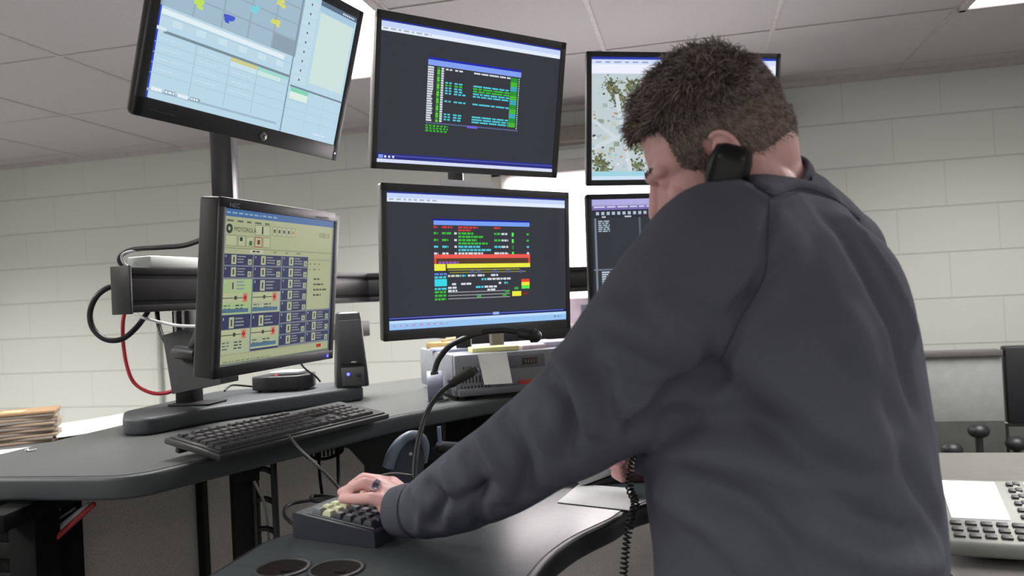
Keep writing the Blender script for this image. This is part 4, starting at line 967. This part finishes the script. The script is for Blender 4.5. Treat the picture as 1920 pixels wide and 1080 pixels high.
for k, (x, y, lb) in enumerate(((1835, 808, 'black knob-like armrest end in front of the partition, upper left one'), (1785, 843, 'black knob-like armrest end lowest before the partition, nearest the man'), (1906, 832, 'black knob-like armrest end before the cabinet at the right edge'))):
    c = P(x, y, 2.75); o = MB().use(BLK).sph(c, (.036, .03, .026)); o.cyl(c-U0*.01, Vector((c.x, c.y, 0.05)), .012, .014); o.cyl((c.x, c.y, .0), (c.x, c.y, .05), .05, .02)
    tag(o.build('stool_post'), lb, 'post', 'black posts before the partition')
cc_ = P(1745, 868, 2.35)
ch = empty('office_chair', (cc_.x, cc_.y, 0), 'dark chair with a pale seat edge just behind the man at right', 'chair')
put(MB().use(mat('pale_seat', (150, 150, 142), .6)).box((cc_.x-.02, cc_.y, cc_.z), (.18, .2, .02), bev=.008), 'seat', ch)
put(MB().use(BLK).box((cc_.x-.03, cc_.y, cc_.z-.05), (.14, .16, .08), bev=.02), 'seat_shell', ch)
put(MB().use(BLKM).cyl((cc_.x-.03, cc_.y, .05), (cc_.x-.03, cc_.y, cc_.z-.08), .025), 'stem', ch)
put(MB().use(BLK).cyl((cc_.x-.03, cc_.y, 0), (cc_.x-.03, cc_.y, .05), .22, .05), 'base', ch)
# pink picture leaning under the rail at the window
c = P(1088, 583, 3.3)
o = MB().use(mat('pink_flyer', (216, 196, 214), .7, ns=12, var=.2)).box((c.x, c.y+.1, c.z), (.14, .004, .11)).use(mat('flyer_grey', (120, 120, 140), .7)).box((c.x+.01, c.y+.096, c.z-.01), (.04, .002, .07), bev=.0009).build('flyer')
tag(o, 'pinkish flyer under the rail between the lower middle and lower right monitors', 'flyer')

# ================================================================ the man
man = empty('person', (.33, 1.02, 0), 'man in charcoal pullover seen from behind, hand on keypad, phone at his ear', 'person')
SKIN = mat('skin', (236, 184, 180), .5, var=.06, ns=60, bump=.12, bs=500, sss=.15)
def addskin():
    b = SKIN.node_tree
SHD = Vector((.55, 0, 0))
# --- head frame: x = his right, y = forward, z = crown
fdir = (-RT*math.cos(rad(24))+FW*math.sin(rad(24))).normalized()
pd = rad(26)
hf = (fdir*math.cos(pd)-UP*math.sin(pd)).normalized()
hz = (UP-hf*UP.dot(hf)).normalized()
hx_ = hf.cross(hz).normalized()
lean = Matrix.Rotation(rad(-8), 3, hf)      # head tipped to the phone
hz = lean @ hz; hx_ = lean @ hx_
HO = P(1360, 304, 1.055)
HM = Matrix(((hx_.x, hf.x, hz.x, HO.x), (hx_.y, hf.y, hz.y, HO.y), (hx_.z, hf.z, hz.z, HO.z), (0, 0, 0, 1)))
HS = .97
HM = HM @ Matrix.Scale(HS, 4)
def H(x, y, z): return HM @ Vector((x, y, z))
HR = (HM.to_3x3()*1.0).to_4x4()
b = MB()
def hs(c, r): b.sph(H(*c), r, 28, HR)
hs((0, -.004, .058), (.077, .099, .086))
hs((0, .046, .045), (.064, .052, .056))
hs((0, .043, -.015), (.060, .057, .060)); hs((0, -.035, .02), (.070, .068, .060))
hs((0, .062, -.052), (.040, .036, .040))
hs((0, .088, -.084), (.020, .017, .016))
hs((0, -.045, -.005), (.060, .055, .055))
for s in (-1, 1):
    b.cap(H(s*.056, .008, -.045), H(s*.018, .080, -.086), .018, .014)
    b.sph(H(s*.042, .070, -.014), .017)
    b.cap(H(s*.050, .078, .030), H(s*.012, .098, .030), .010, .011)
    b.sph(H(s*.011, .108, -.029), .0085); b.cap(H(s*.010, .088, .004), H(s*.011, .104, -.024), .010, .0095)
    b.sph(H(s*.0315, .0765, .0135), .0138)
b.cap(H(0, .096, .026), H(0, .119, -.020), .009, .0115)
b.sph(H(0, .119, -.025), .0115)
b.cap(H(-.018, .088, -.052), H(.018, .088, -.052), .008, .008); b.cap(H(0, .097, -.051), H(0, .098, -.0515), .008, .008)
b.cap(H(-.014, .090, -.063), H(.014, .090, -.063), .008, .008)
# ears
for s in (-1, 1):
    ec = (s*.077, -.008, .0)
    loop = []
    for k in range(15):
        a = rad(-100+k*20); loop.append(H(s*(.079+.006*max(0, math.cos(a-rad(180)))+.005), ec[1]-math.cos(a)*-.0*1-.016*math.sin(rad(-100+k*20)+rad(90))*1.0-.004, .008+.031*math.sin(rad(60+k*20))))
    pts = []
    for k in range(16):
        t = rad(70+k*17)           # helix from front-top, over the back, to the lobe
        pts.append(H(s*(.080+.008*math.sin(max(0, t-rad(60))/2)), -.010+.019*math.cos(t)*1.0, .004+.031*math.sin(t)))
    for p, q in zip(pts, pts[1:]): b.cap(p, q, .0038, .0038, 10)
    b.sph(H(s*.078, -.010, .002), (.007, .0165, .027), 20, HR)
    b.sph(H(s*.080, -.004, -.026), (.005, .008, .009), 16, HR)
# neck and inner torso (hidden by the pullover)
NB = P(1446, 385, 1.08)
b.cap(H(0, -.022, -.01), NB, .060, .064, 24)
b.cap(H(0, -.055, .0), P(1438, 362, 1.085), .045, .052, 24)
b.cap(H(-.03, -.03, -.02), P(1430, 372, 1.03), .036, .05, 20)
HIP = P(1480, 1060, 1.06); CH = P(1475, 600, 1.07)
b.cap(NB, CH, .07, .12, 24); b.cap(CH, HIP, .12, .13, 24)
SL = P(1358, 500, .93); EL = P(1068, 782, 1.03); WL = P(772, 956, 1.205)
SR = P(1556, 515, 1.20); ER = P(1400, 800, 1.34); WR = P(1215, 850, 1.40)
b.cap(CH+U0*.08, SL, .07, .05); b.cap(SL, EL, .045, .04); b.cap(EL, WL, .042, .028)
b.cap(CH+U0*.08, SR, .07, .05); b.cap(SR, ER, .045, .04); b.cap(ER, WR, .04, .028)
# left hand (palm down, fingers pointing left over the keypad)
def chain(pts, rs):
    for (p, q, r0, r1) in zip(pts, pts[1:], rs, rs[1:]): b.cap(p, q, r0, r1, 16)
wr = P(770, 952, 1.205)
mc_i, mc_m, mc_r, mc_p = P(735, 908, 1.285), P(708, 905, 1.262), P(716, 921, 1.232), P(724, 943, 1.205)
for m_c, r_ in ((mc_i, .0135), (mc_m, .0135), (mc_r, .013), (mc_p, .013)):
    b.cap(wr.lerp(m_c, .12), m_c, .022, r_, 18)
b.cap(P(758, 958, 1.19), mc_p+Vector((0, 0, -.006)), .018, .014, 18)
b.cap(mc_i.lerp(wr, .3), mc_p.lerp(wr, .3), .013, .013); b.cap(mc_i, mc_m, .0125, .0125); b.cap(mc_m, mc_r, .0125, .0125); b.cap(mc_r, mc_p, .012, .0115)
chain([mc_r, P(684, 906, 1.232), P(660, 915, 1.235), P(641, 923, 1.24)], [.0125, .0098, .0088, .0078])
chain([mc_p, P(697, 934, 1.205), P(668, 936, 1.215), P(643, 935, 1.225)], [.0125, .0098, .009, .0078])
chain([mc_m, P(682, 898, 1.27), P(660, 912, 1.275), P(650, 932, 1.275)], [.013, .0105, .009, .008])
chain([mc_i, P(706, 905, 1.30), P(686, 922, 1.31), P(676, 942, 1.30)], [.013, .0105, .009, .008])
chain([P(762, 950, 1.235), P(738, 950, 1.285), P(722, 950, 1.300), P(706, 950, 1.305)], [.019, .0135, .0115, .009])
# right hand (fist lightly closed round the cord beside the phone base)
rw = P(1208, 850, 1.40); rp = P(1176, 862, 1.40)
b.cap(WR, rw, .026, .026); b.cap(rw, rp, .027, .024)
for k, (dy, l) in enumerate(((-26, 0), (-10, 3), (6, 2), (20, -1))):
    k1 = P(1164-l, 858+dy*.9, 1.385+.012*k); k2 = P(1154-l, 868+dy, 1.36+.012*k); k3 = P(1166-l, 876+dy, 1.345+.012*k)
    chain([rp, k1, k2, k3], [.018, .0115, .0098, .0088])
chain([rw, P(1186, 838, 1.375), P(1172, 832, 1.36), P(1158, 840, 1.352)], [.018, .0125, .0105, .009])
bm_ = rmesh(b, .0026, 3, .5)
bm_.materials.clear(); bm_.materials.append(SKIN)
body = bpy.data.objects.new('body', bm_); COL.objects.link(body); body.parent = man; body.matrix_parent_inverse = man.matrix_basis.inverted()
# eyes: small dark-lidded eyes
for s in (-1, 1):
    q = MB().use(mat('eye_white', (190, 176, 170), .3)).sph(H(s*.0315, .0765, .0098), .0112, 20)
    q.use(mat('iris_dark', (52, 44, 40), .2)).sph(H(s*.0320, .0835, .0075), .0050, 16)
    put(q, 'eye', man)
# --- hair
def scalp(d):       # unit dir in head frame -> point on skull ellipsoid union
    c = Vector((0, -.004, .058)); r = Vector((.0785, .1005, .0885))
    k = 1/math.sqrt((d.x/r.x)**2+(d.y/r.y)**2+(d.z/r.z)**2); p1 = c+d*k
    # forehead bulge
    c2 = Vector((0, .046, .045)); r2 = Vector((.066, .054, .058))
    o = c-c2; A_ = (d.x/r2.x)**2+(d.y/r2.y)**2+(d.z/r2.z)**2; B_ = 2*(o.x*d.x/r2.x**2+o.y*d.y/r2.y**2+o.z*d.z/r2.z**2); C_ = (o.x/r2.x)**2+(o.y/r2.y)**2+(o.z/r2.z)**2-1
    D_ = B_*B_-4*A_*C_
    if D_ > 0:
        k2 = (-B_+math.sqrt(D_))/(2*A_)
        if k2 > k: p1 = c+d*k2
    c3_ = Vector((0, -.035, .02)); r3 = Vector((.0715, .0695, .0615)); o = c-c3_
    A_ = (d.x/r3.x)**2+(d.y/r3.y)**2+(d.z/r3.z)**2; B_ = 2*(o.x*d.x/r3.x**2+o.y*d.y/r3.y**2+o.z*d.z/r3.z**2); C_ = (o.x/r3.x)**2+(o.y/r3.y)**2+(o.z/r3.z)**2-1
    D_ = B_*B_-4*A_*C_
    if D_ > 0:
        k2 = (-B_+math.sqrt(D_))/(2*A_)
        if k2 > k: p1 = c+d*k2
    return p1
def hair_ok(p):
    y, z = p.y, p.z
    if y > .012:   # in front of the ear: temple and front hairline
        line = -.008+(y-.012)*.75 if y < .047 else .074+(y-.047)*.30
        return z > line
    if y > -.030: return z > .036-.0*y if abs(p.x) > .05 and y > -.024 else z > .0
    return z > -.028
def top_w(p): return min(1, max(0, (p.z-.055)/.05))*min(1, max(0, (p.y+.115)/.07))
rnd = random.Random(11)
hb = MB().use(mat('hair_scalp', (84, 70, 63), .8, var=.25, ns=60))
bmh = bmesh.new(); bmesh.ops.create_icosphere(bmh, subdivisions=6, radius=1)
for v in bmh.verts:
    d = v.co.normalized(); p = scalp(d); tw = top_w(p)
    n1 = noise.noise(p*38)*.5+.5; n2 = noise.noise(p*90+Vector((3, 1, 7)))*.5+.5
    ex = .0012+tw*(.005+.006*n1+.003*n2)+(1-tw)*.0015*n2
    v.co = p+d*ex; v.tag = not hair_ok(p)
kill = [f for f in bmh.faces if all(v.tag for v in f.verts)]
bmesh.ops.delete(bmh, geom=kill, context='FACES')
lowf = []
bmesh.ops.delete(bmh, geom=[v for v in bmh.verts if not v.link_faces], context='VERTS')
b2_ = bmh.copy()
bmesh.ops.delete(bmh, geom=[f for f in bmh.faces if f.calc_center_median().z < .052], context='FACES')
bmesh.ops.delete(b2_, geom=[f for f in b2_.faces if f.calc_center_median().z >= .052], context='FACES')
hb._add(bmh, HM); hb.use(mat('scalp_fade', (132, 112, 104), .7, var=.2, ns=120)); hb._add(b2_, HM)
bmesh.ops.remove_doubles(hb.bm, verts=hb.bm.verts, dist=1e-5)
hair_cap = put(hb, 'hair_scalp', man)
HB = [mat('hair_brown', (124, 107, 100), .32, var=.2), mat('hair_dark', (82, 69, 65), .32, var=.2), mat('hair_light', (176, 158, 146), .32, var=.2), mat('hair_grey', (182, 168, 162), .45, var=.2)]
st = MB(); [st.use(m) for m in HB]
cnt = 0
while cnt < 19000:
    z_ = rnd.uniform(-.75, 1); a = rnd.uniform(0, 2*math.pi); rr_ = math.sqrt(1-z_*z_); d = Vector((rr_*math.cos(a), rr_*math.sin(a), z_)); p = scalp(d)
    if not hair_ok(p): continue
    if p.z < .05 and rnd.random() > .6+.4*max(0, (p.z+.03)/.08): continue
    cnt += 1; tw = top_w(p)
    L = .005+tw*rnd.uniform(.010, .026)+(1-tw)*rnd.uniform(0, .004)
    front = min(1, max(0, (p.y-.02)/.05))
    comb = Vector((0, .75-.75*front, .05))*tw+Vector((0, -.35, -.85))*(1-tw)
    comb += Vector((rnd.gauss(0, .35), rnd.gauss(0, .35), rnd.gauss(0, .25)))*(.35+tw*.7)
    wv = noise.noise_vector(p*34)*1.7*tw
    dirv = (d*(.55+.35*tw)+comb*.6+wv).normalized()
    n_ = 5 if tw > .3 else 3; w = .0009 if tw > .3 else .0006; q = p+d*(.001+tw*.0085); pts = [q]
    for k in range(n_-1):
        dirv = (dirv+comb*.22-d*.12*tw*k+noise.noise_vector(q*60)*.35*tw+Vector((0, 0, -.10))).normalized(); q = q+dirv*L/(n_-1); pts.append(q)
    c_ = rnd.random(); mi = 0 if c_ < .45 else 1 if c_ < (.80 if tw > .4 else .55) else 2 if tw > .4 else 3
    st.cur = mi
    pw = [HM @ t for t in pts]; t0_ = (pw[-1]-pw[0]).normalized(); s1 = t0_.orthogonal().normalized(); s2 = t0_.cross(s1)
    rings = []
    for k, q in enumerate(pw[:-1]):
        ww_ = w*(1-.6*k/(n_-1)); rings.append([st.bm.verts.new(q+(s1*math.cos(t)+s2*math.sin(t))*ww_) for t in (0, 2.09, 4.19)])
    tip = st.bm.verts.new(pw[-1])
    for r0, r1 in zip(rings, rings[1:]):
        for k in range(3):
            f = st.bm.faces.new([r0[k], r0[(k+1) % 3], r1[(k+1) % 3], r1[k]]); f.material_index = mi; f.smooth = True
    for k in range(3):
        f = st.bm.faces.new([rings[-1][k], rings[-1][(k+1) % 3], tip]); f.material_index = mi; f.smooth = True
hair = put(st, 'hair', man, recalc=False, ang=0)
# eyebrows
eb = MB().use(HB[1])
for s in (-1, 1):
    for k in range(90):
        t = rnd.random(); p = Vector((s*(.012+.042*t), .106-.022*t*t-.003*t, .030+.006*math.sin(t*3)+rnd.gauss(0, .0018)))
        eb.cyl(H(*p), H(p.x+s*.006, p.y-.001, p.z+rnd.gauss(.001, .002)), .0006, .0002, 4)
put(eb, 'eyebrows', man, ang=0)
# --- wedding ring
rc = mc_r.lerp(P(684, 906, 1.232), .42); rd_ = (P(684, 906, 1.232)-mc_r).normalized(); ro = rd_.orthogonal().normalized(); rq = rd_.cross(ro)
RG = mat('ring_silver', (190, 190, 200), .2, metal=1.)
q = MB().use(RG); N = 32
pr = [(0.0128, -.0042), (.0140, -.0042), (.0142, 0), (.0140, .0042), (.0128, .0042)]
q.loft([[rc+(ro*math.cos(t)+rq*math.sin(t))*r_+rd_*z_ for t in [2*math.pi*k/N for k in range(N)]] for r_, z_ in pr], cap=False)
tocam = (CAM+Vector((0, 0, .4))-rc).normalized(); tocam = (tocam-rd_*tocam.dot(rd_)).normalized(); sd_ = rd_.cross(tocam)
q.obox(rc+tocam*.0142, rd_, sd_, tocam, (.011, .011, .003), bev=.001)
q.use(mat('ring_stone', (70, 66, 90), .15, coat=.6)).obox(rc+tocam*.0160, rd_, sd_, tocam, (.0075, .0075, .002), bev=.0008)
put(q, 'ring', man)

# --- pullover
JK = mat('charcoal_pullover', (88, 89, 101), .85, var=.07, ns=500, bump=.35, bs=1400, spec=.25)
j = MB()
lat = (RT*.48+FW*.877); lat.z = 0; lat.normalize(); dep = Vector((lat.y, -lat.x, 0))   # dep points to his back
if dep.dot(RT) < 0: dep = -dep
def ring(px, py, Z, a_, b_, n=40, tl=0., e=2.3):
    c = P(px, py, Z); out = []
    for k in range(n):
        t = 2*math.pi*k/n; ct, s_ = math.cos(t), math.sin(t)
        x = abs(ct)**(2/e)*(1 if ct > 0 else -1)*a_; y = abs(s_)**(2/e)*(1 if s_ > 0 else -1)*b_
        out.append(c+lat*x+dep*y+U0*(tl*y))
    return out
TORSO = [(1497, 1330, 1.10, .225, .185), (1497, 1120, 1.08, .228, .188), (1492, 1000, 1.07, .226, .186), (1482, 900, 1.06, .230, .186), (1474, 800, 1.06, .232, .180), (1468, 700, 1.06, .232, .172),
         (1468, 610, 1.06, .235, .164), (1462, 530, 1.065, .222, .142), (1462, 460, 1.075, .195, .115), (1466, 405, 1.085, .145, .085), (1470, 365, 1.09, .10, .065)]
j.loft([ring(*r_) for r_ in TORSO])
j.sph(P(1545, 610, 1.06), (.115, .115, .15), 28)
j.sph(P(1556, 740, 1.06), (.118, .118, .17), 28)
# shoulders
j.cap(P(1382, 480, .955), P(1478, 395, 1.06), .094, .062, 28)
j.cap(P(1548, 485, 1.19), P(1490, 395, 1.10), .088, .062, 28)
j.cap(P(1345, 520, .935), P(1400, 470, .97), .100, .09, 28)
j.cap(P(1395, 385, 1.02), P(1470, 380, 1.07), .050, .055, 24)
# left sleeve
SLV = [(P(1350, 505, .935), .105), (P(1290, 565, .94), .100), (P(1228, 638, .955), .094), (P(1158, 718, .98), .088), (P(1085, 783, 1.02), .078), (P(1012, 830, 1.06), .071), (P(937, 880, 1.10), .066), (P(870, 920, 1.14), .060), (P(828, 940, 1.165), .053), (P(800, 952, 1.18), .046)]
for (p, r0), (q, r1) in zip(SLV, SLV[1:]): j.cap(p, q, r0, r1, 28)
j.cap(P(800, 952, 1.18), P(757, 958, 1.20), .041, .034, 28)
# bunched folds of the sleeve
# right sleeve (mostly hidden)
for p, q, r0, r1 in ((SR, ER, .088, .075), (ER, WR, .072, .042)): j.cap(p, q, r0, r1, 24)
jm = rmesh(j, .0056, 7, .5)
# wrinkles: ridges and valleys along traced creases (photograph pixel polylines, dropped onto the cloth)
bv = BVHTree.FromPolygons([v.co.copy() for v in jm.vertices], [tuple(p.vertices) for p in jm.polygons])
def drop(x, y):
    r_ = ray(x, y).normalized(); h = bv.ray_cast(CAM, r_); return h[0]
CR = [  # polyline, depth (m, + ridge / - valley), half width (m)
 ([(1345, 700), (1270, 752), (1190, 812)], -.012, .012), ([(1340, 690), (1380, 600), (1440, 540), (1475, 500)], -.010, .014), ([(1365, 700), (1372, 640), (1400, 590)], .007, .014),
 ([(1442, 360), (1440, 430), (1432, 520), (1385, 600), (1350, 680)], -.0045, .006),
 ([(1100, 640), (1150, 660), (1215, 700), (1300, 730)], -.008, .018), ([(1085, 590), (1160, 600), (1240, 640)], .005, .02),
 ([(1020, 690), (1050, 740), (1065, 800), (1060, 850)], -.011, .014), ([(1045, 670), (1085, 730), (1105, 800)], .008, .015), ([(1090, 660), (1120, 720), (1150, 800)], -.008, .013),
 ([(960, 745), (1000, 790), (1030, 850), (1040, 900)], .008, .014), ([(940, 775), (965, 830), (985, 880), (985, 930)], -.010, .012), ([(900, 820), (930, 870), (945, 930)], .008, .013),
 ([(870, 850), (890, 900), (890, 950), (900, 990)], -.009, .011), ([(830, 880), (850, 925), (840, 975)], .006, .010), ([(800, 905), (822, 940), (812, 985)], -.009, .009), ([(778, 925), (790, 955), (785, 1000)], .003, .006),
 ([(765, 925), (775, 965), (762, 1005)], -.004, .005),
 ([(820, 935), (880, 935), (930, 900)], -.007, .010), ([(1160, 560), (1230, 540), (1290, 500)], -.004, .014), ([(1130, 700), (1200, 740), (1260, 745)], -.006, .012),
 ([(1200, 820), (1290, 790), (1400, 790), (1480, 800)], -.009, .02), ([(1210, 855), (1300, 850), (1400, 870), (1500, 900)], .007, .02), ([(1360, 720), (1430, 790), (1500, 850), (1600, 900)], -.008, .02),
 ([(1390, 640), (1450, 720), (1540, 800), (1640, 850)], .006, .022), ([(1480, 560), (1560, 660), (1640, 740), (1700, 800)], -.005, .02), ([(1560, 420), (1630, 520), (1690, 640), (1720, 760)], -.006, .015), ([(1590, 420), (1660, 520), (1710, 620)], .006, .015),
 ([(1600, 600), (1640, 760), (1650, 900)], .005, .02), ([(1300, 900), (1400, 950), (1480, 1030), (1500, 1080)], -.008, .018), ([(1240, 930), (1330, 980), (1400, 1060)], .006, .02), ([(1560, 930), (1640, 990), (1740, 1010)], -.008, .02), ([(1560, 1010), (1660, 1050), (1760, 1060)], .006, .018), ([(1700, 860), (1740, 930), (1770, 990)], -.006, .015),
 ([(1385, 330), (1425, 352), (1452, 366), (1500, 352), (1560, 368), (1610, 410)], -.006, .005), ([(1372, 345), (1420, 370), (1455, 382), (1505, 366)], .003, .006),
 ([(1300, 560), (1330, 600), (1335, 660)], -.004, .012), ([(1230, 560), (1270, 600), (1290, 660)], .004, .014),
]
segs = []
for pl_, dp, hw in CR:
    q_ = [drop(*p) for p in pl_]; q_ = [p for p in q_ if p]
    if len(q_) > 1:
        sp_2 = smooth_path(q_, 4)
        for k, (a_, b_) in enumerate(zip(sp_2, sp_2[1:])): segs.append((a_, b_, dp, hw, (k+.5)/(len(sp_2)-1)))
from mathutils.kdtree import KDTree
kd = KDTree(len(segs)); [kd.insert((s_[0]+s_[1])/2, i) for i, s_ in enumerate(segs)]; kd.balance()
cov = [v.co.copy() for v in jm.vertices]; nrm = [v.normal.copy() for v in jm.vertices]
for i, v in enumerate(jm.vertices):
    c_ = cov[i]; best = {}
    for (_, si, ds) in kd.find_range(c_, .07):
        a_, b_, dp, hw, tt = segs[si]; ab = b_-a_; t = max(0, min(1, (c_-a_).dot(ab)/max(ab.length_squared, 1e-9))); dd_ = (c_-(a_+ab*t)).length
        w = math.exp(-(dd_/hw)**2)*math.sin(math.pi*min(1, max(0, tt*.86+.07)))**.5*dp*2.25
        key_ = (dp, hw)
        if key_ not in best or abs(w) > abs(best[key_]): best[key_] = w
    dsp = sum(best.values())
    f1 = noise.noise(c_*9+Vector((1, 4, 2))); f2 = noise.noise(Vector((c_.x*22, c_.y*22, c_.z*12)))
    v.co = c_+nrm[i]*(dsp+.0035*f1+.0018*f2)
jo = bpy.data.objects.new('pullover_tmp', jm); COL.objects.link(jo)
sm = jo.modifiers.new('s', 'SMOOTH'); sm.iterations = 3; sm.factor = .4
sb_ = jo.modifiers.new('b', 'SUBSURF'); sb_.levels = 1; sb_.render_levels = 1
dg = bpy.context.evaluated_depsgraph_get(); dg.update(); jm2 = bpy.data.meshes.new_from_object(jo.evaluated_get(dg)); bpy.data.objects.remove(jo)
# open the neck: cut away cloth above the collar plane so that skin shows
bmj = bmesh.new(); bmj.from_mesh(jm2)
cn = (H(0, -.03, .0)-NB).normalized(); cc0 = P(1432, 346, 1.06)
dl = [v for v in bmj.verts if (v.co-cc0).dot(cn) > .0 and ((v.co-cc0)-cn*(v.co-cc0).dot(cn)).length < .075]
bmesh.ops.delete(bmj, geom=dl, context='VERTS'); bmj.to_mesh(jm2); bmj.free()
jm2.materials.clear(); jm2.materials.append(JK)
for p in jm2.polygons: p.use_smooth = True
jk = bpy.data.objects.new('pullover', jm2); COL.objects.link(jk); jk.parent = man; jk.matrix_parent_inverse = man.matrix_basis.inverted()
bv2 = BVHTree.FromPolygons([v.co.copy() for v in jm2.vertices], [tuple(p.vertices) for p in jm2.polygons])
q = MB().use(mat('seam_thread', (66, 66, 75), .9))
for ln in ([(1388, 326), (1425, 352), (1452, 366), (1500, 352), (1560, 370), (1612, 412)], [(1441, 372), (1440, 430), (1432, 520), (1388, 600), (1350, 680)]):
    pts = []
    for p in smooth_path([Vector((x, y, 0)) for x, y in ln], 12):
        h = bv2.ray_cast(CAM, ray(p.x, p.y).normalized())
        if h[0]: pts.append(h[0]-h[1]*.0004 if h[1].dot(ray(p.x, p.y)) > 0 else h[0]+h[1]*.0004)
    if len(pts) > 3: q.tube(pts, .0008, 6)
put(q, 'seam', man)
# collar band
q = MB().use(JK); col_ = []
for k in range(33):
    t = 2*math.pi*k/32; xx = hx_.copy(); yy = cn.cross(xx).normalized(); xx = yy.cross(cn).normalized()
    col_.append(cc0+(xx*math.cos(t)*.064+yy*math.sin(t)*.062)-cn*.006)
rings_ = []
for k in range(32):
    p = col_[k]; o_ = (p-cc0).normalized()
    rings_.append([p+o_*math.cos(a)*.005+cn*math.sin(a)*.012 for a in [2*math.pi*i/10 for i in range(10)]])
vr = [[q.bm.verts.new(x) for x in r_] for r_ in rings_]
for a, b_ in zip(vr, vr[1:]+vr[:1]):
    for k in range(10):
        f = q.bm.faces.new([a[k], a[(k+1) % 10], b_[(k+1) % 10], b_[k]]); f.smooth = True
put(q, 'collar', man)
# cuff band
q = MB().use(JK); ca_ = P(778, 957, 1.19); cb_ = P(740, 958, 1.21); cdv = (cb_-ca_).normalized(); s1 = cdv.orthogonal().normalized(); s2 = cdv.cross(s1)
q.loft([[ca_.lerp(cb_, t)+(s1*math.cos(a)+s2*math.sin(a))*r_ for a in [2*math.pi*i/36 for i in range(36)]] for t, r_ in ((0, .038), (.05, .042), (.5, .041), (.95, .037), (1, .033), (.9, .029))], cap=False)
put(q, 'cuff', man)
# trousers and shoes (below the view)
TR = mat('dark_trousers', (44, 46, 52), .8)
wa = P(1485, 1140, 1.08)
q = MB()
q.sph(wa, (.17, .17, .13), 24)
for s in (-1, 1):
    hp = wa+lat*(.10*s)-U0*.03; kn = Vector((hp.x-.01, hp.y, .50)); an = Vector((hp.x+.02, hp.y, .10)); q.cap(hp, kn, .105, .075, 20); q.cap(kn, an, .074, .060, 20)
tm = rmesh(q, .012, 4); tm.materials.clear(); tm.materials.append(TR)
to_ = bpy.data.objects.new('trousers', tm); COL.objects.link(to_); to_.parent = man; to_.matrix_parent_inverse = man.matrix_basis.inverted()
fw_ = -dep
for s in (-1, 1):
    an = Vector((wa.x+lat.x*.10*s+.02, wa.y+lat.y*.10*s, 0)); M = Matrix(((fw_.x, lat.x, 0, an.x), (fw_.y, lat.y, 0, an.y), (0, 0, 1, 0), (0, 0, 0, 1)))
    q = MB().use(mat('black_shoe', (24, 22, 22), .4)).box((.06, 0, .012), (.29, .10, .024), M, bev=.01); q.sph(M @ Vector((.10, 0, .035)), (.09, .048, .035), 20, M.to_3x3().to_4x4()); q.sph(M @ Vector((0, 0, .05)), (.07, .045, .055), 20, M.to_3x3().to_4x4())
    put(q, 'shoe', man)

# ================================================================ handset at the ear with coiled cord
GB = mat('glossy_black', (12, 12, 13), .28, spec=.4)
e0 = H(-.103, -.010, -.013); m0 = H(-.088, .072, -.098)
ud = (m0-e0).normalized(); outw = (-hx_); outw = (outw-ud*outw.dot(ud)).normalized(); wd_ = ud.cross(outw).normalized()
hsr = empty('phone_handset', e0, 'glossy black telephone handset held between the man\'s ear and shoulder', 'phone')
Lh = (m0-e0).length
def hring(t, off, w, h):
    c = e0+ud*(t*Lh)+outw*off; out = []
    for k in range(28):
        a = 2*math.pi*k/28; ct, s_ = math.cos(a), math.sin(a); out.append(c+wd_*(abs(ct)**.6*(1 if ct > 0 else -1)*w)+outw*(abs(s_)**.6*(1 if s_ > 0 else -1)*h))
    return out
put(MB().use(GB).loft([hring(-.22, .004, .012, .006), hring(-.19, .004, .022, .012), hring(-.05, .003, .0265, .0165), hring(.16, .005, .0255, .0155), hring(.30, .012, .019, .011), hring(.6, .016, .0175, .011), hring(.85, .010, .022, .014), hring(1.05, .004, .025, .017), hring(1.22, .003, .020, .012), hring(1.25, .003, .010, .006)]), 'handset_body', hsr, ang=50)
put(MB().use(BLK2).cyl(e0-outw*.010, e0-outw*.018, .021, .018, seg=28, bev=.002), 'earpiece', hsr)
# coiled cord
cp = smooth_path([m0+ud*.02, P(1225, 470, 1.17), P(1196, 600, 1.24), P(1192, 730, 1.27), P(1190, 820, 1.27), P(1184, 870, 1.26), P(1181, 915, 1.24), P(1191, 940, 1.22), P(1186, 965, 1.20), P(1176, 1010, 1.18), P(1168, 1090, 1.17), P(1160, 1200, 1.17)], 30)
coil = []; up_ = None; ph_ = 0; prev = cp[0]
dens = []
tot = 0
for p, q in zip(cp, cp[1:]):
    t = (q-p); L = t.length; tn_ = t.normalized()
    if up_ is None: up_ = tn_.orthogonal().normalized()
    up_ = (up_-tn_*up_.dot(tn_)).normalized(); sd2 = tn_.cross(up_)
    n_ = max(2, int(L/.0009))
    for k in range(n_):
        c_ = p+t*(k/n_); ph_ += (L/n_)/.0072*2*math.pi; coil.append(c_+(up_*math.cos(ph_)+sd2*math.sin(ph_))*.0055)
put(MB().use(mat('coil_black', (20, 20, 22), .3)).tube(coil, .0017, 5), 'coiled_cord', hsr, ang=0)
